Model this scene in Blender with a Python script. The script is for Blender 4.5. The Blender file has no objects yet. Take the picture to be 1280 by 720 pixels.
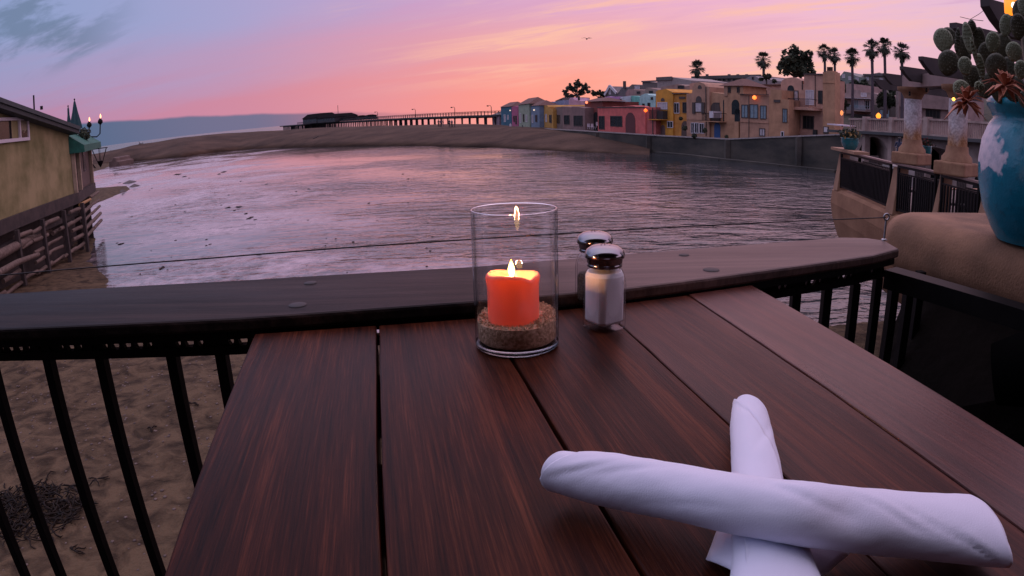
import bpy, bmesh, math, random
from mathutils import Vector, Matrix, noise
R = math.radians
S = bpy.context.scene
COL = S.collection
random.seed(7)

# ------------------------------------------------------------------ camera (wide action-camera lens)
K1, K3, PITCH, ROLL, EYE = 1.1693e-3, .0362e-9, .2567, .0266, 6.0
cd = bpy.data.cameras.new('camera')
cd.type = 'PANO'
cd.panorama_type = 'FISHEYE_LENS_POLYNOMIAL'
cd.sensor_width = 36.0
cd.sensor_height = 20.25
q = 1280 / 36.0
cd.fisheye_polynomial_k0 = 0
cd.fisheye_polynomial_k1 = -K1 * q
cd.fisheye_polynomial_k2 = 0
cd.fisheye_polynomial_k3 = -K3 * q ** 3
cd.fisheye_polynomial_k4 = 0
cd.fisheye_fov = R(180)
cd.clip_start = .01
cd.clip_end = 20000
cam = bpy.data.objects.new('camera', cd)
COL.objects.link(cam)
cam.location = (0, 0, EYE)
S.camera = cam
# camera axes: roll about the view axis, then pitch down
cr, sr, cp, sp = math.cos(ROLL), math.sin(ROLL), math.cos(PITCH), math.sin(PITCH)
def tilt(d):
    d = (cr * d[0] + sr * d[2], d[1], -sr * d[0] + cr * d[2])
    return Vector((d[0], cp * d[1] + sp * d[2], -sp * d[1] + cp * d[2]))
ax, ay, az_ = tilt((1, 0, 0)), tilt((0, 0, 1)), -tilt((0, 1, 0))
cam.matrix_world = Matrix(((ax.x, ay.x, az_.x, 0), (ax.y, ay.y, az_.y, 0), (ax.z, ay.z, az_.z, EYE), (0, 0, 0, 1)))

# ------------------------------------------------------------------ world
W = bpy.data.worlds.new('World'); S.world = W; W.use_nodes = True
nt = W.node_tree; nt.nodes.clear(); N = nt.nodes; LK = nt.links

def lin(c):
    return tuple((v / 255 / 12.92 if v / 255 <= .04045 else ((v / 255 + .055) / 1.055) ** 2.4) for v in c)

def nd(t, tree=None, **kw):
    n = (tree or nt).nodes.new(t)
    for k, v in kw.items(): setattr(n, k, v)
    return n
def setin(tree, sock, v):
    if hasattr(v, 'is_output') or isinstance(v, bpy.types.NodeSocket): tree.links.new(v, sock)
    else: sock.default_value = v
def M_(op, a, b=None, tree=None, c=None, clamp=False):
    tree = tree or nt
    n = tree.nodes.new('ShaderNodeMath'); n.operation = op; n.use_clamp = clamp
    setin(tree, n.inputs[0], a)
    if b is not None: setin(tree, n.inputs[1], b)
    if c is not None: setin(tree, n.inputs[2], c)
    return n.outputs[0]
def smooth(v, a, b, tree=None, o0=0., o1=1.):
    tree = tree or nt
    n = tree.nodes.new('ShaderNodeMapRange'); n.interpolation_type = 'SMOOTHSTEP'
    setin(tree, n.inputs[0], v); n.inputs[1].default_value = a; n.inputs[2].default_value = b
    n.inputs[3].default_value = o0; n.inputs[4].default_value = o1
    return n.outputs[0]
def mixc(f, a, b, tree=None, mode='MIX'):
    tree = tree or nt
    n = tree.nodes.new('ShaderNodeMix'); n.data_type = 'RGBA'; n.blend_type = mode
    for s, v in ((n.inputs[0], f), (n.inputs[6], a), (n.inputs[7], b)):
        if isinstance(v, tuple) and len(v) == 3: v = v + (1,)
        setin(tree, s, v)
    return n.outputs[2]
def ramp(v, stops, tree=None, interp='EASE', conv=True):
    tree = tree or nt
    n = tree.nodes.new('ShaderNodeValToRGB'); n.color_ramp.interpolation = interp
    e = n.color_ramp.elements
    while len(e) < len(stops): e.new(.5)
    for i, (p, c) in enumerate(stops):
        e[i].position = p
        e[i].color = (lin(c) if conv else tuple(c)) + (1,)
    setin(tree, n.inputs[0], v)
    return n.outputs[0]

tc = nd('ShaderNodeTexCoord'); sx = nd('ShaderNodeSeparateXYZ'); LK.new(tc.outputs['Generated'], sx.inputs[0])
el = M_('MULTIPLY', M_('ARCSINE', sx.outputs[2]), 57.2958)
az = M_('MULTIPLY', M_('ARCTAN2', sx.outputs[0], sx.outputs[1]), 57.2958)
azn = M_('DIVIDE', M_('ADD', az, 180), 360)
def A(d): return (d + 180) / 360
band0 = ramp(azn, [(0, (118, 108, 135)), (A(-100), (160, 128, 160)), (A(-45), (184, 126, 164)), (A(-22), (204, 130, 158)), (A(-8), (238, 140, 144)),
                   (A(3), (252, 136, 118)), (A(16), (252, 170, 150)), (A(32), (240, 178, 192)), (A(60), (210, 165, 185)), (1, (118, 108, 135))], interp='B_SPLINE')
band1 = ramp(azn, [(0, (118, 110, 140)), (A(-100), (155, 138, 175)), (A(-45), (150, 148, 194)), (A(-22), (188, 150, 190)), (A(-8), (226, 146, 164)),
                   (A(3), (242, 164, 160)), (A(16), (246, 176, 176)), (A(32), (242, 188, 206)), (A(60), (210, 172, 195)), (1, (118, 110, 140))], interp='B_SPLINE')
band2 = ramp(azn, [(0, (118, 114, 150)), (A(-100), (148, 146, 190)), (A(-45), (126, 156, 202)), (A(-22), (162, 160, 208)), (A(-4), (206, 156, 200)),
                   (A(16), (238, 170, 204)), (A(32), (240, 190, 214)), (A(60), (210, 178, 205)), (1, (118, 114, 150))], interp='B_SPLINE')
band3 = ramp(azn, [(0, (125, 120, 160)), (A(-100), (160, 155, 182)), (A(-45), (160, 160, 208)), (A(-10), (196, 170, 206)), (A(25), (228, 182, 200)),
                   (A(60), (200, 168, 205)), (1, (125, 120, 160))], interp='B_SPLINE')
zen = lin((196, 186, 212))
cloudv = nd('ShaderNodeCombineXYZ'); setin(nt, cloudv.inputs[0], M_('MULTIPLY', M_('ADD', az, M_('MULTIPLY', el, -2.6)), .045))
setin(nt, cloudv.inputs[1], M_('MULTIPLY', M_('ADD', el, M_('MULTIPLY', az, -.10)), .42)); cloudv.inputs[2].default_value = 3.1
def wnoise(scale, detail, rough=.55, dist=0., vec=None):
    n = nd('ShaderNodeTexNoise'); n.inputs['Scale'].default_value = scale; n.inputs['Detail'].default_value = detail
    n.inputs['Roughness'].default_value = rough; n.inputs['Distortion'].default_value = dist
    LK.new((vec or cloudv).outputs[0], n.inputs['Vector']); return n.outputs[0]
n1 = wnoise(1.15, 6, .58, .5); n2 = wnoise(3.4, 6, .62, .3)
elw = M_('ADD', el, M_('MULTIPLY', M_('SUBTRACT', n1, .5), 5.0))
c = mixc(smooth(elw, 1.5, 5.5), band0, band1)
c = mixc(smooth(elw, 5.0, 10.0), c, band2)
c = mixc(smooth(el, 11, 30), c, band3)
c = mixc(smooth(el, 30, 80), c, zen)
# cirrus lit from below around the sunset
ci = M_('MULTIPLY', smooth(n1, .42, .60), smooth(n2, .38, .60))
ciw = M_('MULTIPLY', M_('MULTIPLY', smooth(az, -22, 6), smooth(az, 48, 22)), M_('MULTIPLY', smooth(el, 1.5, 4), smooth(el, 16, 8)))
c = mixc(M_('MULTIPLY', M_('MULTIPLY', ci, ciw), .72), c, lin((255, 190, 156)))
vi = M_('MULTIPLY', smooth(n1, .48, .34), M_('MULTIPLY', smooth(el, 5, 9), smooth(az, -30, 0)))
c = mixc(M_('MULTIPLY', vi, .45), c, lin((206, 148, 196)))
# dark cloud scraps upper left
dv = nd('ShaderNodeCombineXYZ'); setin(nt, dv.inputs[0], M_('MULTIPLY', az, .10)); setin(nt, dv.inputs[1], M_('MULTIPLY', M_('SUBTRACT', el, M_('MULTIPLY', az, .28)), .32)); dv.inputs[2].default_value = 8.3
n4 = wnoise(1.25, 7, .6, .25, dv)
dk = M_('MULTIPLY', smooth(n4, .46, .62), M_('MULTIPLY', smooth(az, -29, -37), smooth(el, 5.5, 8.5)))
dk = M_('MULTIPLY', dk, smooth(el, 26, 13))
c = mixc(M_('MULTIPLY', dk, .62), c, lin((88, 112, 138)))
# far fog bank sitting on the sea
fogv = nd('ShaderNodeCombineXYZ'); setin(nt, fogv.inputs[0], M_('MULTIPLY', az, .12))
fn = nd('ShaderNodeTexNoise'); LK.new(fogv.outputs[0], fn.inputs[0]); fn.inputs['Scale'].default_value = 1.5; fn.inputs['Detail'].default_value = 4
ftop = M_('ADD', M_('MULTIPLY', M_('ADD', az, 3), -.062), M_('MULTIPLY', M_('SUBTRACT', fn.outputs[0], .5), .5))
fm = M_('MULTIPLY', smooth(M_('SUBTRACT', el, ftop), .14, -.14), M_('MULTIPLY', smooth(az, 2, -20), smooth(az, -150, -90)))
fogc = ramp(azn, [(A(-60), (48, 92, 126)), (A(-42), (56, 100, 136)), (A(-22), (104, 108, 142)), (A(-8), (180, 112, 132))])
c = mixc(M_('MULTIPLY', fm, .96), c, fogc)
c = mixc(smooth(el, -.2, -3), c, lin((60, 62, 76)))
sky = nd('ShaderNodeTexSky'); sky.sky_type = 'NISHITA'; sky.sun_disc = False
sky.sun_elevation = R(3); sky.sun_rotation = R(3)
hs = nd('ShaderNodeHueSaturation'); hs.inputs['Saturation'].default_value = .93; hs.inputs['Value'].default_value = 1.03; LK.new(c, hs.inputs['Color']); c = hs.outputs[0]
b1 = nd('ShaderNodeBackground'); LK.new(c, b1.inputs[0]); 
hi = M_('MAXIMUM', smooth(el, 16, 42), M_('MULTIPLY', smooth(M_('ABSOLUTE', az), 55, 85), smooth(el, 0, 8)))
setin(nt, b1.inputs[1], M_('ADD', M_('MULTIPLY', hi, 1.05), .97))
b2 = nd('ShaderNodeBackground'); LK.new(sky.outputs[0], b2.inputs[0]); b2.inputs[1].default_value = .0012
ad = nd('ShaderNodeAddShader'); LK.new(b1.outputs[0], ad.inputs[0]); LK.new(b2.outputs[0], ad.inputs[1])
wo = nd('ShaderNodeOutputWorld'); LK.new(ad.outputs[0], wo.inputs[0])

sun = bpy.data.lights.new('sun', 'SUN'); sun.energy = .15; sun.angle = R(85); sun.color = (1, .62, .5)
so = bpy.data.objects.new('sun', sun); COL.objects.link(so)
so.rotation_euler = Vector((-math.sin(R(3)) , -math.cos(R(3)), -math.tan(R(6)))).to_track_quat('-Z', 'Y').to_euler()
S.view_settings.view_transform = 'Standard'; S.view_settings.look = 'None'
S.view_settings.exposure = 0; S.view_settings.gamma = 1
S.cycles.use_denoising = True
try: S.cycles.denoiser = 'OPENIMAGEDENOISE'
except Exception: pass
S.cycles.max_bounces = 10; S.cycles.transmission_bounces = 10; S.cycles.transparent_max_bounces = 12
S.cycles.sample_clamp_indirect = 6; S.cycles.caustics_reflective = False; S.cycles.caustics_refractive = True

# ------------------------------------------------------------------ geometry helpers
def ray(px, py):
    x = px - 640; y = 360 - py; r = math.hypot(x, y) + 1e-9
    th = K1 * r + K3 * r ** 3
    return tilt((x / r * math.sin(th), math.cos(th), y / r * math.sin(th)))
def atz(px, py, z):            # where the sight line meets height z
    d = ray(px, py); t = (z - EYE) / d.z
    return Vector((d.x * t, d.y * t, z))
def atd(px, py, dist):         # point at a horizontal distance
    d = ray(px, py); t = dist / math.hypot(d.x, d.y)
    return Vector((d.x * t, d.y * t, EYE + d.z * t))

class MB:
    def __init__(s): s.v = []; s.f = []; s.sm = []
    def add(s, vs, fs, smooth=False):
        o = len(s.v); s.v += [tuple(v) for v in vs]; s.f += [tuple(i + o for i in f) for f in fs]; s.sm += [smooth] * len(fs)
    def box(s, x0, x1, y0, y1, z0, z1, m=None):
        vs = [Vector((x, y, z)) for z in (z0, z1) for y in (y0, y1) for x in (x0, x1)]
        if m: vs = [m @ v for v in vs]
        s.add(vs, [(0, 2, 3, 1), (4, 5, 7, 6), (0, 1, 5, 4), (2, 6, 7, 3), (0, 4, 6, 2), (1, 3, 7, 5)])
    def bar(s, a, b, w, h=None, up=(0, 0, 1)):   # box beam between points
        a, b = Vector(a), Vector(b); h = h or w; d = (b - a).normalized(); u = Vector(up)
        if abs(d.dot(u)) > .98: u = Vector((0, 1, 0))
        x = d.cross(u).normalized() * w / 2; z = x.cross(d).normalized() * h / 2
        s.add([a - x - z, a + x - z, a + x + z, a - x + z, b - x - z, b + x - z, b + x + z, b - x + z],
              [(0, 1, 2, 3), (7, 6, 5, 4), (0, 4, 5, 1), (1, 5, 6, 2), (2, 6, 7, 3), (3, 7, 4, 0)])
    def tube(s, pts, r, n=8, caps=True, smooth=True):
        pts = [Vector(p) for p in pts]; rr = r if isinstance(r, (list, tuple)) else [r] * len(pts)
        vs = []; u = None
        for i, p in enumerate(pts):
            d = (pts[min(i + 1, len(pts) - 1)] - pts[max(i - 1, 0)]).normalized()
            if u is None:
                u = Vector((0, 0, 1)) if abs(d.z) < .9 else Vector((1, 0, 0))
            u = (u - d * u.dot(d)).normalized(); w = d.cross(u)
            for k in range(n):
                a = 2 * math.pi * k / n
                vs.append(p + (u * math.cos(a) + w * math.sin(a)) * rr[i])
        fs = [(i * n + k, i * n + (k + 1) % n, (i + 1) * n + (k + 1) % n, (i + 1) * n + k) for i in range(len(pts) - 1) for k in range(n)]
        s.add(vs, fs, smooth)
        if caps: s.add(vs[:n], [tuple(reversed(range(n)))]); s.add(vs[-n:], [tuple(range(n))])
    def lathe(s, prof, c=(0, 0, 0), n=32, smooth=True, sq=None, caps=True):
        vs = []
        for r, z in prof:
            for k in range(n):
                a = 2 * math.pi * k / n; ca, sa = math.cos(a), math.sin(a); q = 1
                if sq: q = 1 / (abs(ca) ** sq + abs(sa) ** sq) ** (1 / sq)
                vs.append((c[0] + r * q * ca, c[1] + r * q * sa, c[2] + z))
        fs = [(i * n + k, i * n + (k + 1) % n, (i + 1) * n + (k + 1) % n, (i + 1) * n + k) for i in range(len(prof) - 1) for k in range(n)]
        s.add(vs, fs, smooth)
        if not caps: return
        if prof[0][0] > 1e-5: s.add(vs[:n], [tuple(reversed(range(n)))])
        if prof[-1][0] > 1e-5: s.add(vs[-n:], [tuple(range(n))])
    def prism(s, poly, y0, y1, axes='xz'):      # polygon in xz (or xy) extruded along the third axis
        n = len(poly)
        if axes == 'xz': vs = [(p[0], y0, p[1]) for p in poly] + [(p[0], y1, p[1]) for p in poly]
        else: vs = [(p[0], p[1], y0) for p in poly] + [(p[0], p[1], y1) for p in poly]
        s.add(vs, [tuple(range(n)), tuple(reversed(range(n, 2 * n)))] + [(i, n + i, n + (i + 1) % n, (i + 1) % n) for i in range(n)])
    def build(s, name, mat, parent=None, loc=None, bevel=0, sub=0, solid=0, fix=True):
        me = bpy.data.meshes.new(name); me.from_pydata(s.v, [], s.f)
        for p, sm in zip(me.polygons, s.sm): p.use_smooth = sm
        if fix:
            bm = bmesh.new(); bm.from_mesh(me); bmesh.ops.recalc_face_normals(bm, faces=bm.faces); bm.to_mesh(me); bm.free()
        me.materials.append(mat)
        o = bpy.data.objects.new(name, me); COL.objects.link(o)
        if parent: o.parent = parent
        if loc: o.location = loc
        if bevel:
            m = o.modifiers.new('b', 'BEVEL'); m.width = bevel; m.segments = 2; m.limit_method = 'ANGLE'
        if solid:
            m = o.modifiers.new('s', 'SOLIDIFY'); m.thickness = solid; m.offset = 0
        if sub:
            m = o.modifiers.new('u', 'SUBSURF'); m.levels = sub; m.render_levels = sub
        return o

def tag(o, label=None, cat=None, group=None, kind=None):
    if label: o['label'] = label
    if cat: o['category'] = cat
    if group: o['group'] = group
    if kind: o['kind'] = kind
    return o
def empty(name, loc, rz=0, label=None, cat=None, group=None):
    o = bpy.data.objects.new(name, None); COL.objects.link(o); o.location = loc; o.rotation_euler = (0, 0, rz); o.empty_display_size = .1
    return tag(o, label, cat, group)
def copy_tree(o, parent=None):
    c = o.copy(); COL.objects.link(c)
    if parent: c.parent = parent
    for ch in list(o.children): copy_tree(ch, c)
    return c

# ------------------------------------------------------------------ materials
MATS = {}
def mat(name, col, col2=None, scale=3., rough=.6, metal=0., bump=0., bscale=None, stretch=(1, 1, 1), spec=.5, det=5, coat=0., emit=None, estr=0., lo=.35, hi=.65, dist=0.):
    if name in MATS: return MATS[name]
    m = bpy.data.materials.new(name); m.use_nodes = True; t = m.node_tree; b = t.nodes['Principled BSDF']
    b.inputs['Base Color'].default_value = tuple(col) + (1,); b.inputs['Roughness'].default_value = rough
    b.inputs['Metallic'].default_value = metal; b.inputs['Specular IOR Level'].default_value = spec; b.inputs['Coat Weight'].default_value = coat
    tcn = t.nodes.new('ShaderNodeTexCoord'); mp = t.nodes.new('ShaderNodeMapping'); mp.inputs['Scale'].default_value = stretch
    t.links.new(tcn.outputs['Object'], mp.inputs[0])
    if col2 is not None:
        n = t.nodes.new('ShaderNodeTexNoise'); n.inputs['Scale'].default_value = scale; n.inputs['Detail'].default_value = det; n.inputs['Distortion'].default_value = dist
        n.inputs['Roughness'].default_value = .6
        t.links.new(mp.outputs[0], n.inputs[0])
        r = ramp(n.outputs[0], [(lo, col), (hi, col2)], t, 'LINEAR', conv=False); t.links.new(r, b.inputs['Base Color'])
    if bump:
        n = t.nodes.new('ShaderNodeTexNoise'); n.inputs['Scale'].default_value = bscale or scale * 4; n.inputs['Detail'].default_value = 6
        t.links.new(mp.outputs[0], n.inputs[0])
        bp = t.nodes.new('ShaderNodeBump'); bp.inputs['Strength'].default_value = 1.0; bp.inputs['Distance'].default_value = bump
        t.links.new(n.outputs[0], bp.inputs['Height']); t.links.new(bp.outputs[0], b.inputs['Normal'])
    if emit: b.inputs['Emission Color'].default_value = tuple(emit) + (1,); b.inputs['Emission Strength'].default_value = estr
    MATS[name] = m; return m
def glow(name, col, s): return mat(name, (.02, .02, .02), emit=col, estr=s)

def glassmat(name, edge=(.55, .6, .62), f0=.02, pw_=5., fg=.8):
    # thin clear glass: mostly see-through, mirror-like towards grazing angles
    m = bpy.data.materials.new(name); m.use_nodes = True; t = m.node_tree; t.nodes.clear()
    out = t.nodes.new('ShaderNodeOutputMaterial'); tr = t.nodes.new('ShaderNodeBsdfTransparent'); gl = t.nodes.new('ShaderNodeBsdfGlossy'); gl.inputs['Roughness'].default_value = .02
    lw = t.nodes.new('ShaderNodeLayerWeight'); lw.inputs['Blend'].default_value = .5
    t.links.new(mixc(smooth(lw.outputs['Facing'], .6, 1., t), (.99, .99, .995), edge, t), tr.inputs['Color'])
    mx = t.nodes.new('ShaderNodeMixShader'); t.links.new(M_('ADD', M_('MULTIPLY', M_('POWER', lw.outputs['Facing'], pw_, t), fg, t), f0, t), mx.inputs[0]); t.links.new(tr.outputs[0], mx.inputs[1]); t.links.new(gl.outputs[0], mx.inputs[2]); t.links.new(mx.outputs[0], out.inputs['Surface'])
    return m
def thickglass(name):
    m = bpy.data.materials.new(name); m.use_nodes = True; b = m.node_tree.nodes['Principled BSDF']
    b.inputs['Base Color'].default_value = (.95, .97, 1, 1); b.inputs['Transmission Weight'].default_value = 1; b.inputs['Roughness'].default_value = .01; b.inputs['IOR'].default_value = 1.5
    return m

def woodmat(name, dark, mid, light, rough=.33, cell=1., coat=.0, alongx=False, spec=.24):
    m = bpy.data.materials.new(name); m.use_nodes = True; t = m.node_tree; b = t.nodes['Principled BSDF']
    tcn = t.nodes.new('ShaderNodeTexCoord'); oi = t.nodes.new('ShaderNodeObjectInfo')
    cb = t.nodes.new('ShaderNodeCombineXYZ'); setin(t, cb.inputs[2], M_('MULTIPLY', oi.outputs['Random'], 9., t)); setin(t, cb.inputs[1], M_('MULTIPLY', oi.outputs['Random'], 5., t))
    va = t.nodes.new('ShaderNodeVectorMath'); t.links.new(tcn.outputs['Object'], va.inputs[0]); t.links.new(cb.outputs[0], va.inputs[1])
    def nz(sc, st, det=6, dist=0., ro=.6):
        if alongx: st = (st[1], st[0], st[2])
        mp = t.nodes.new('ShaderNodeMapping'); mp.inputs['Scale'].default_value = st; t.links.new(va.outputs[0], mp.inputs[0])
        n = t.nodes.new('ShaderNodeTexNoise'); n.inputs['Scale'].default_value = sc; n.inputs['Detail'].default_value = det; n.inputs['Distortion'].default_value = dist; n.inputs['Roughness'].default_value = ro
        t.links.new(mp.outputs[0], n.inputs[0]); return n.outputs[0]
    g1 = nz(1, (55 * cell, 2.2 * cell, 20), 6, .9, .65); g2 = nz(1, (620 * cell, 13 * cell, 60), 5, .0, .7); g3 = nz(1, (7, 1.8, 5), 3)
    k = M_('ADD', M_('MULTIPLY', g1, .52, t), M_('MULTIPLY', g2, .48, t), t)
    k = M_('ADD', k, M_('MULTIPLY', M_('SUBTRACT', g3, .5, t), .25, t), t)
    r = ramp(k, [(.36, dark), (.5, mid), (.66, light)], t, 'LINEAR', conv=False)
    if alongx:      # right half worn and painted paler for the sky's reflection, left half dark
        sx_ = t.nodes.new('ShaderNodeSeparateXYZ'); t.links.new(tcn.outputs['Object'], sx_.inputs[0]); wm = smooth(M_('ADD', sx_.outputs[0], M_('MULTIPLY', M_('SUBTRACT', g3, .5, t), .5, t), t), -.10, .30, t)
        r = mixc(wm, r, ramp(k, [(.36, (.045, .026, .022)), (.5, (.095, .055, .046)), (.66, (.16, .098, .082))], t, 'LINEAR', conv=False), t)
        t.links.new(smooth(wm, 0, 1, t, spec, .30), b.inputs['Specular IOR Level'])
    t.links.new(r, b.inputs['Base Color'])
    rg = smooth(g3, .3, .7, t, rough - .05, rough + .08); t.links.new(rg, b.inputs['Roughness'])
    bp = t.nodes.new('ShaderNodeBump'); bp.inputs['Distance'].default_value = .0004; t.links.new(g2, bp.inputs['Height']); t.links.new(bp.outputs[0], b.inputs['Normal'])
    b.inputs['Specular IOR Level'].default_value = spec; b.inputs['Coat Weight'].default_value = coat; b.inputs['Coat Roughness'].default_value = .25
    MATS[name] = m; return m

wood_table = woodmat('stained_table_wood', (.009, .0028, .0018), (.042, .0102, .0050), (.128, .034, .0145), rough=.36, spec=.07)
wood_satin = woodmat('satin_table_wood', (.012, .004, .003), (.046, .012, .007), (.11, .030, .015), rough=.35, spec=.16)
wood_worn_sheen = woodmat('worn_sheen_table_wood', (.026, .009, .007), (.072, .022, .016), (.14, .044, .029), rough=.31, spec=.32)  # right plank: pink sky sheen put into a paler, redder worn base
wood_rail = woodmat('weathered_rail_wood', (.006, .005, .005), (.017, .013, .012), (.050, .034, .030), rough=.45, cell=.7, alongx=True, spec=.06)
black_steel = mat('black_painted_steel', (.004, .004, .0045), (.007, .0065, .007), 30, .5, spec=.12)
chrome = mat('chrome', (.30, .285, .30), rough=.14, metal=1)
galv = mat('galvanised_metal', (.45, .45, .47), (.3, .3, .32), 40, .35, 1.)
sandm = mat('wet_beach_sand', (.034, .0225, .0135), (.112, .075, .043), 1.9, .9, bump=.06, bscale=13, det=14, spec=.12, dist=.8, lo=.36, hi=.60)
stucco = mat('orange_tan_stucco', (.20, .105, .06), (.31, .175, .105), 1.3, .8, bump=.004, bscale=60)
stucco_dark = mat('shade_dark_concrete', (.005, .0035, .003), (.011, .008, .006), 2.5, .95, spec=.1, bump=.01, bscale=20)  # shade below the ledge is put into this near-black colour
concrete = mat('grey_concrete', (.17, .15, .14), (.27, .24, .22), 1., .85, bump=.01, bscale=8)

# ------------------------------------------------------------------ ground, lagoon, sea, beach
def grid(name, xs, ys, zf, m, smooth_=True, keep=None):
    me = MB(); idx = {}
    vs = []; fs = []
    for j, y in enumerate(ys):
        for i, x in enumerate(xs): vs.append((x, y, zf(x, y)))
    n = len(xs)
    for j in range(len(ys) - 1):
        for i in range(n - 1):
            if keep is None or keep((xs[i] + xs[i + 1]) / 2, (ys[j] + ys[j + 1]) / 2): fs.append((j * n + i, j * n + i + 1, (j + 1) * n + i + 1, (j + 1) * n + i))
    me.add(vs, fs, smooth_)
    return me.build(name, m)
sb = MB(); sb.add([(-9000, -9000, -1.5), (9000, -9000, -1.5), (9000, 9000, -1.5), (-9000, 9000, -1.5)], [(0, 1, 2, 3)])
tag(sb.build('ground', sandm), kind='structure')

def watermat():
    m = bpy.data.materials.new('lagoon_water'); m.use_nodes = True; t = m.node_tree; b = t.nodes['Principled BSDF']
    tcn = t.nodes.new('ShaderNodeTexCoord'); sp_ = t.nodes.new('ShaderNodeSeparateXYZ'); t.links.new(tcn.outputs['Object'], sp_.inputs[0])
    X, Y = sp_.outputs[0], sp_.outputs[1]
    def nz(sc, st, det=4, dist=0., rot=0, ro=.5):
        mp = t.nodes.new('ShaderNodeMapping'); mp.inputs['Scale'].default_value = st; mp.inputs['Rotation'].default_value = (0, 0, rot); t.links.new(tcn.outputs['Object'], mp.inputs[0])
        n = t.nodes.new('ShaderNodeTexNoise'); n.inputs['Scale'].default_value = sc; n.inputs['Detail'].default_value = det; n.inputs['Distortion'].default_value = dist; n.inputs['Roughness'].default_value = ro
        t.links.new(mp.outputs[0], n.inputs[0]); return n.outputs[0]
    big = nz(.045, (1, 1, 1), 3)
    # scum and foam film near the left bank and near shore
    patch = nz(.10, (1, .8, 1), 8, .5, 0, .62); fine = nz(1.5, (1, .8, 1), 9, .4, 0, .74); deb = nz(.75, (.6, 1.3, 1), 5, .2, 0, .6)
    u_ = M_('ADD', M_('ADD', X, M_('MULTIPLY', Y, .36, t), t), M_('MULTIPLY', M_('SUBTRACT', nz(.05, (1, 1.6, 1), 4), .5, t), 60, t), t)
    near = M_('MAXIMUM', smooth(u_, 7, -9, t), smooth(M_('ADD', Y, M_('MULTIPLY', M_('SUBTRACT', patch, .5, t), 18, t), t), 31, 25, t), t)
    near = M_('MULTIPLY', near, smooth(X, 6, 0, t), t)
    near = M_('MULTIPLY', near, smooth(Y, 230, 110, t, 0, 1), t)
    fm_ = M_('MULTIPLY', near, smooth(M_('ADD', M_('MULTIPLY', patch, .72, t), M_('MULTIPLY', fine, .28, t), t), .40, .60, t), t)
    fm0 = fm_
    # ripples: calm at the left, lively in the middle and at the right
    rip = nz(1, (.62, 1.35, 1), 3, .8, R(-16)); rip2 = nz(1, (1.8, 4.5, 1), 3, .3, R(-8)); rip3 = nz(1, (.20, .42, 1), 2, 1., R(-22)); big = nz(.045, (1, 1, 1), 3)
    h = M_('ADD', M_('ADD', M_('MULTIPLY', rip, .80, t), M_('MULTIPLY', rip2, .16, t), t), M_('MULTIPLY', rip3, 1.5, t), t)
    calm = smooth(M_('ADD', X, M_('MULTIPLY', M_('SUBTRACT', big, .5, t), 60, t), t), -42, 12, t, .10, 1.)
    calm = M_('MULTIPLY', calm, smooth(Y, 420, 150, t, .08, 1), t)
    calm = M_('MULTIPLY', calm, M_('MULTIPLY', smooth(Y, 90, 30, t, .11, .27), smooth(big, .38, .60, t, .35, 1.3), t), t)
    calm = M_('MULTIPLY', calm, smooth(fm0, 0, 1, t, 1, .2), t)
    nb = t.nodes.new('ShaderNodeBump'); nb.inputs['Strength'].default_value = 1; t.links.new(calm, nb.inputs['Distance']); t.links.new(h, nb.inputs['Height'])
    t.links.new(nb.outputs[0], b.inputs['Normal'])
    foam = mixc(smooth(fine, .36, .64, t), (.34, .25, .265), (.56, .42, .445), t)
    wat = mixc(smooth(big, .4, .6, t), (.022, .028, .031), (.040, .042, .046), t)
    cc = mixc(M_('MULTIPLY', fm_, .85, t), wat, foam, t)
    dm = M_('MULTIPLY', M_('MULTIPLY', smooth(deb, .585, .615, t), smooth(X, 12, -6, t), t), smooth(Y, 150, 60, t), t)
    cc = mixc(M_('MULTIPLY', dm, .85, t), cc, (.04, .03, .028), t)
    t.links.new(cc, b.inputs['Base Color'])
    t.links.new(smooth(fm_, 0, 1, t, .05, .30), b.inputs['Roughness']); b.inputs['IOR'].default_value = 1.62
    return m
water = watermat()
wb = MB(); wb.add([(-2500, -60, 0), (2500, -60, 0), (2500, 60, 0), (-2500, 60, 0)], [(0, 1, 2, 3)])
wm = MB(); wm.add([(-9000, -40, 0), (9000, -40, 0), (9000, 9000, 0), (-9000, 9000, 0)], [(0, 1, 2, 3)])
tag(wm.build('water', water), kind='structure')

# near shore
SH = [(-140, 240), (-95, 130), (-72, 93), (-60, 86), (-53, 84), (-48, 77), (-43, 60), (-34, 47), (-27.5, 38.5), (-23, 31.5), (-19.3, 27.3), (-16.5, 24.4), (-12, 21), (-8, 19.2), (-3, 18), (3, 17.2), (9.2, 17.6), (12, 17.6), (30, 22)]
SHB = [(-53, 84), (-55.5, 82), (-53, 79)]
def shore_y(x):
    for (a, b), (c_, d) in zip(SH, SH[1:]):
        if a <= x <= c_: return b + (d - b) * (x - a) / (c_ - a)
    return SH[0][1] if x < SH[0][0] else SH[-1][1]
def segdist(p, a, b):
    a, b, p = Vector(a), Vector(b), Vector(p); t = max(0, min(1, (p - a).dot(b - a) / (b - a).length_squared)); return (p - a - (b - a) * t).length
def bank_z(x, y):
    d = min(segdist((x, y), a, b) for a, b in zip(SH, SH[1:]))
    if y > shore_y(x): d = -d
    n = noise.noise((x * .5, y * .5, 0)) * .10 + noise.noise((x * 1.7, y * 1.7, 3)) * .05 + noise.noise((x * 5, y * 5, 5)) * .02
    if x < -30: n *= .5
    return (.6 * (1 - math.exp(-d / 6)) + .02 * max(0, d) if d > 0 else d * .08) + n * min(1, max(.1, d * .5 + .3)) + .0
xs = [-160 + i * 4 for i in range(20)] + [-80 + i * .9 for i in range(50)] + [-35 + i * .22 for i in range(228)] + [15.2 + i * 1. for i in range(20)]
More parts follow.
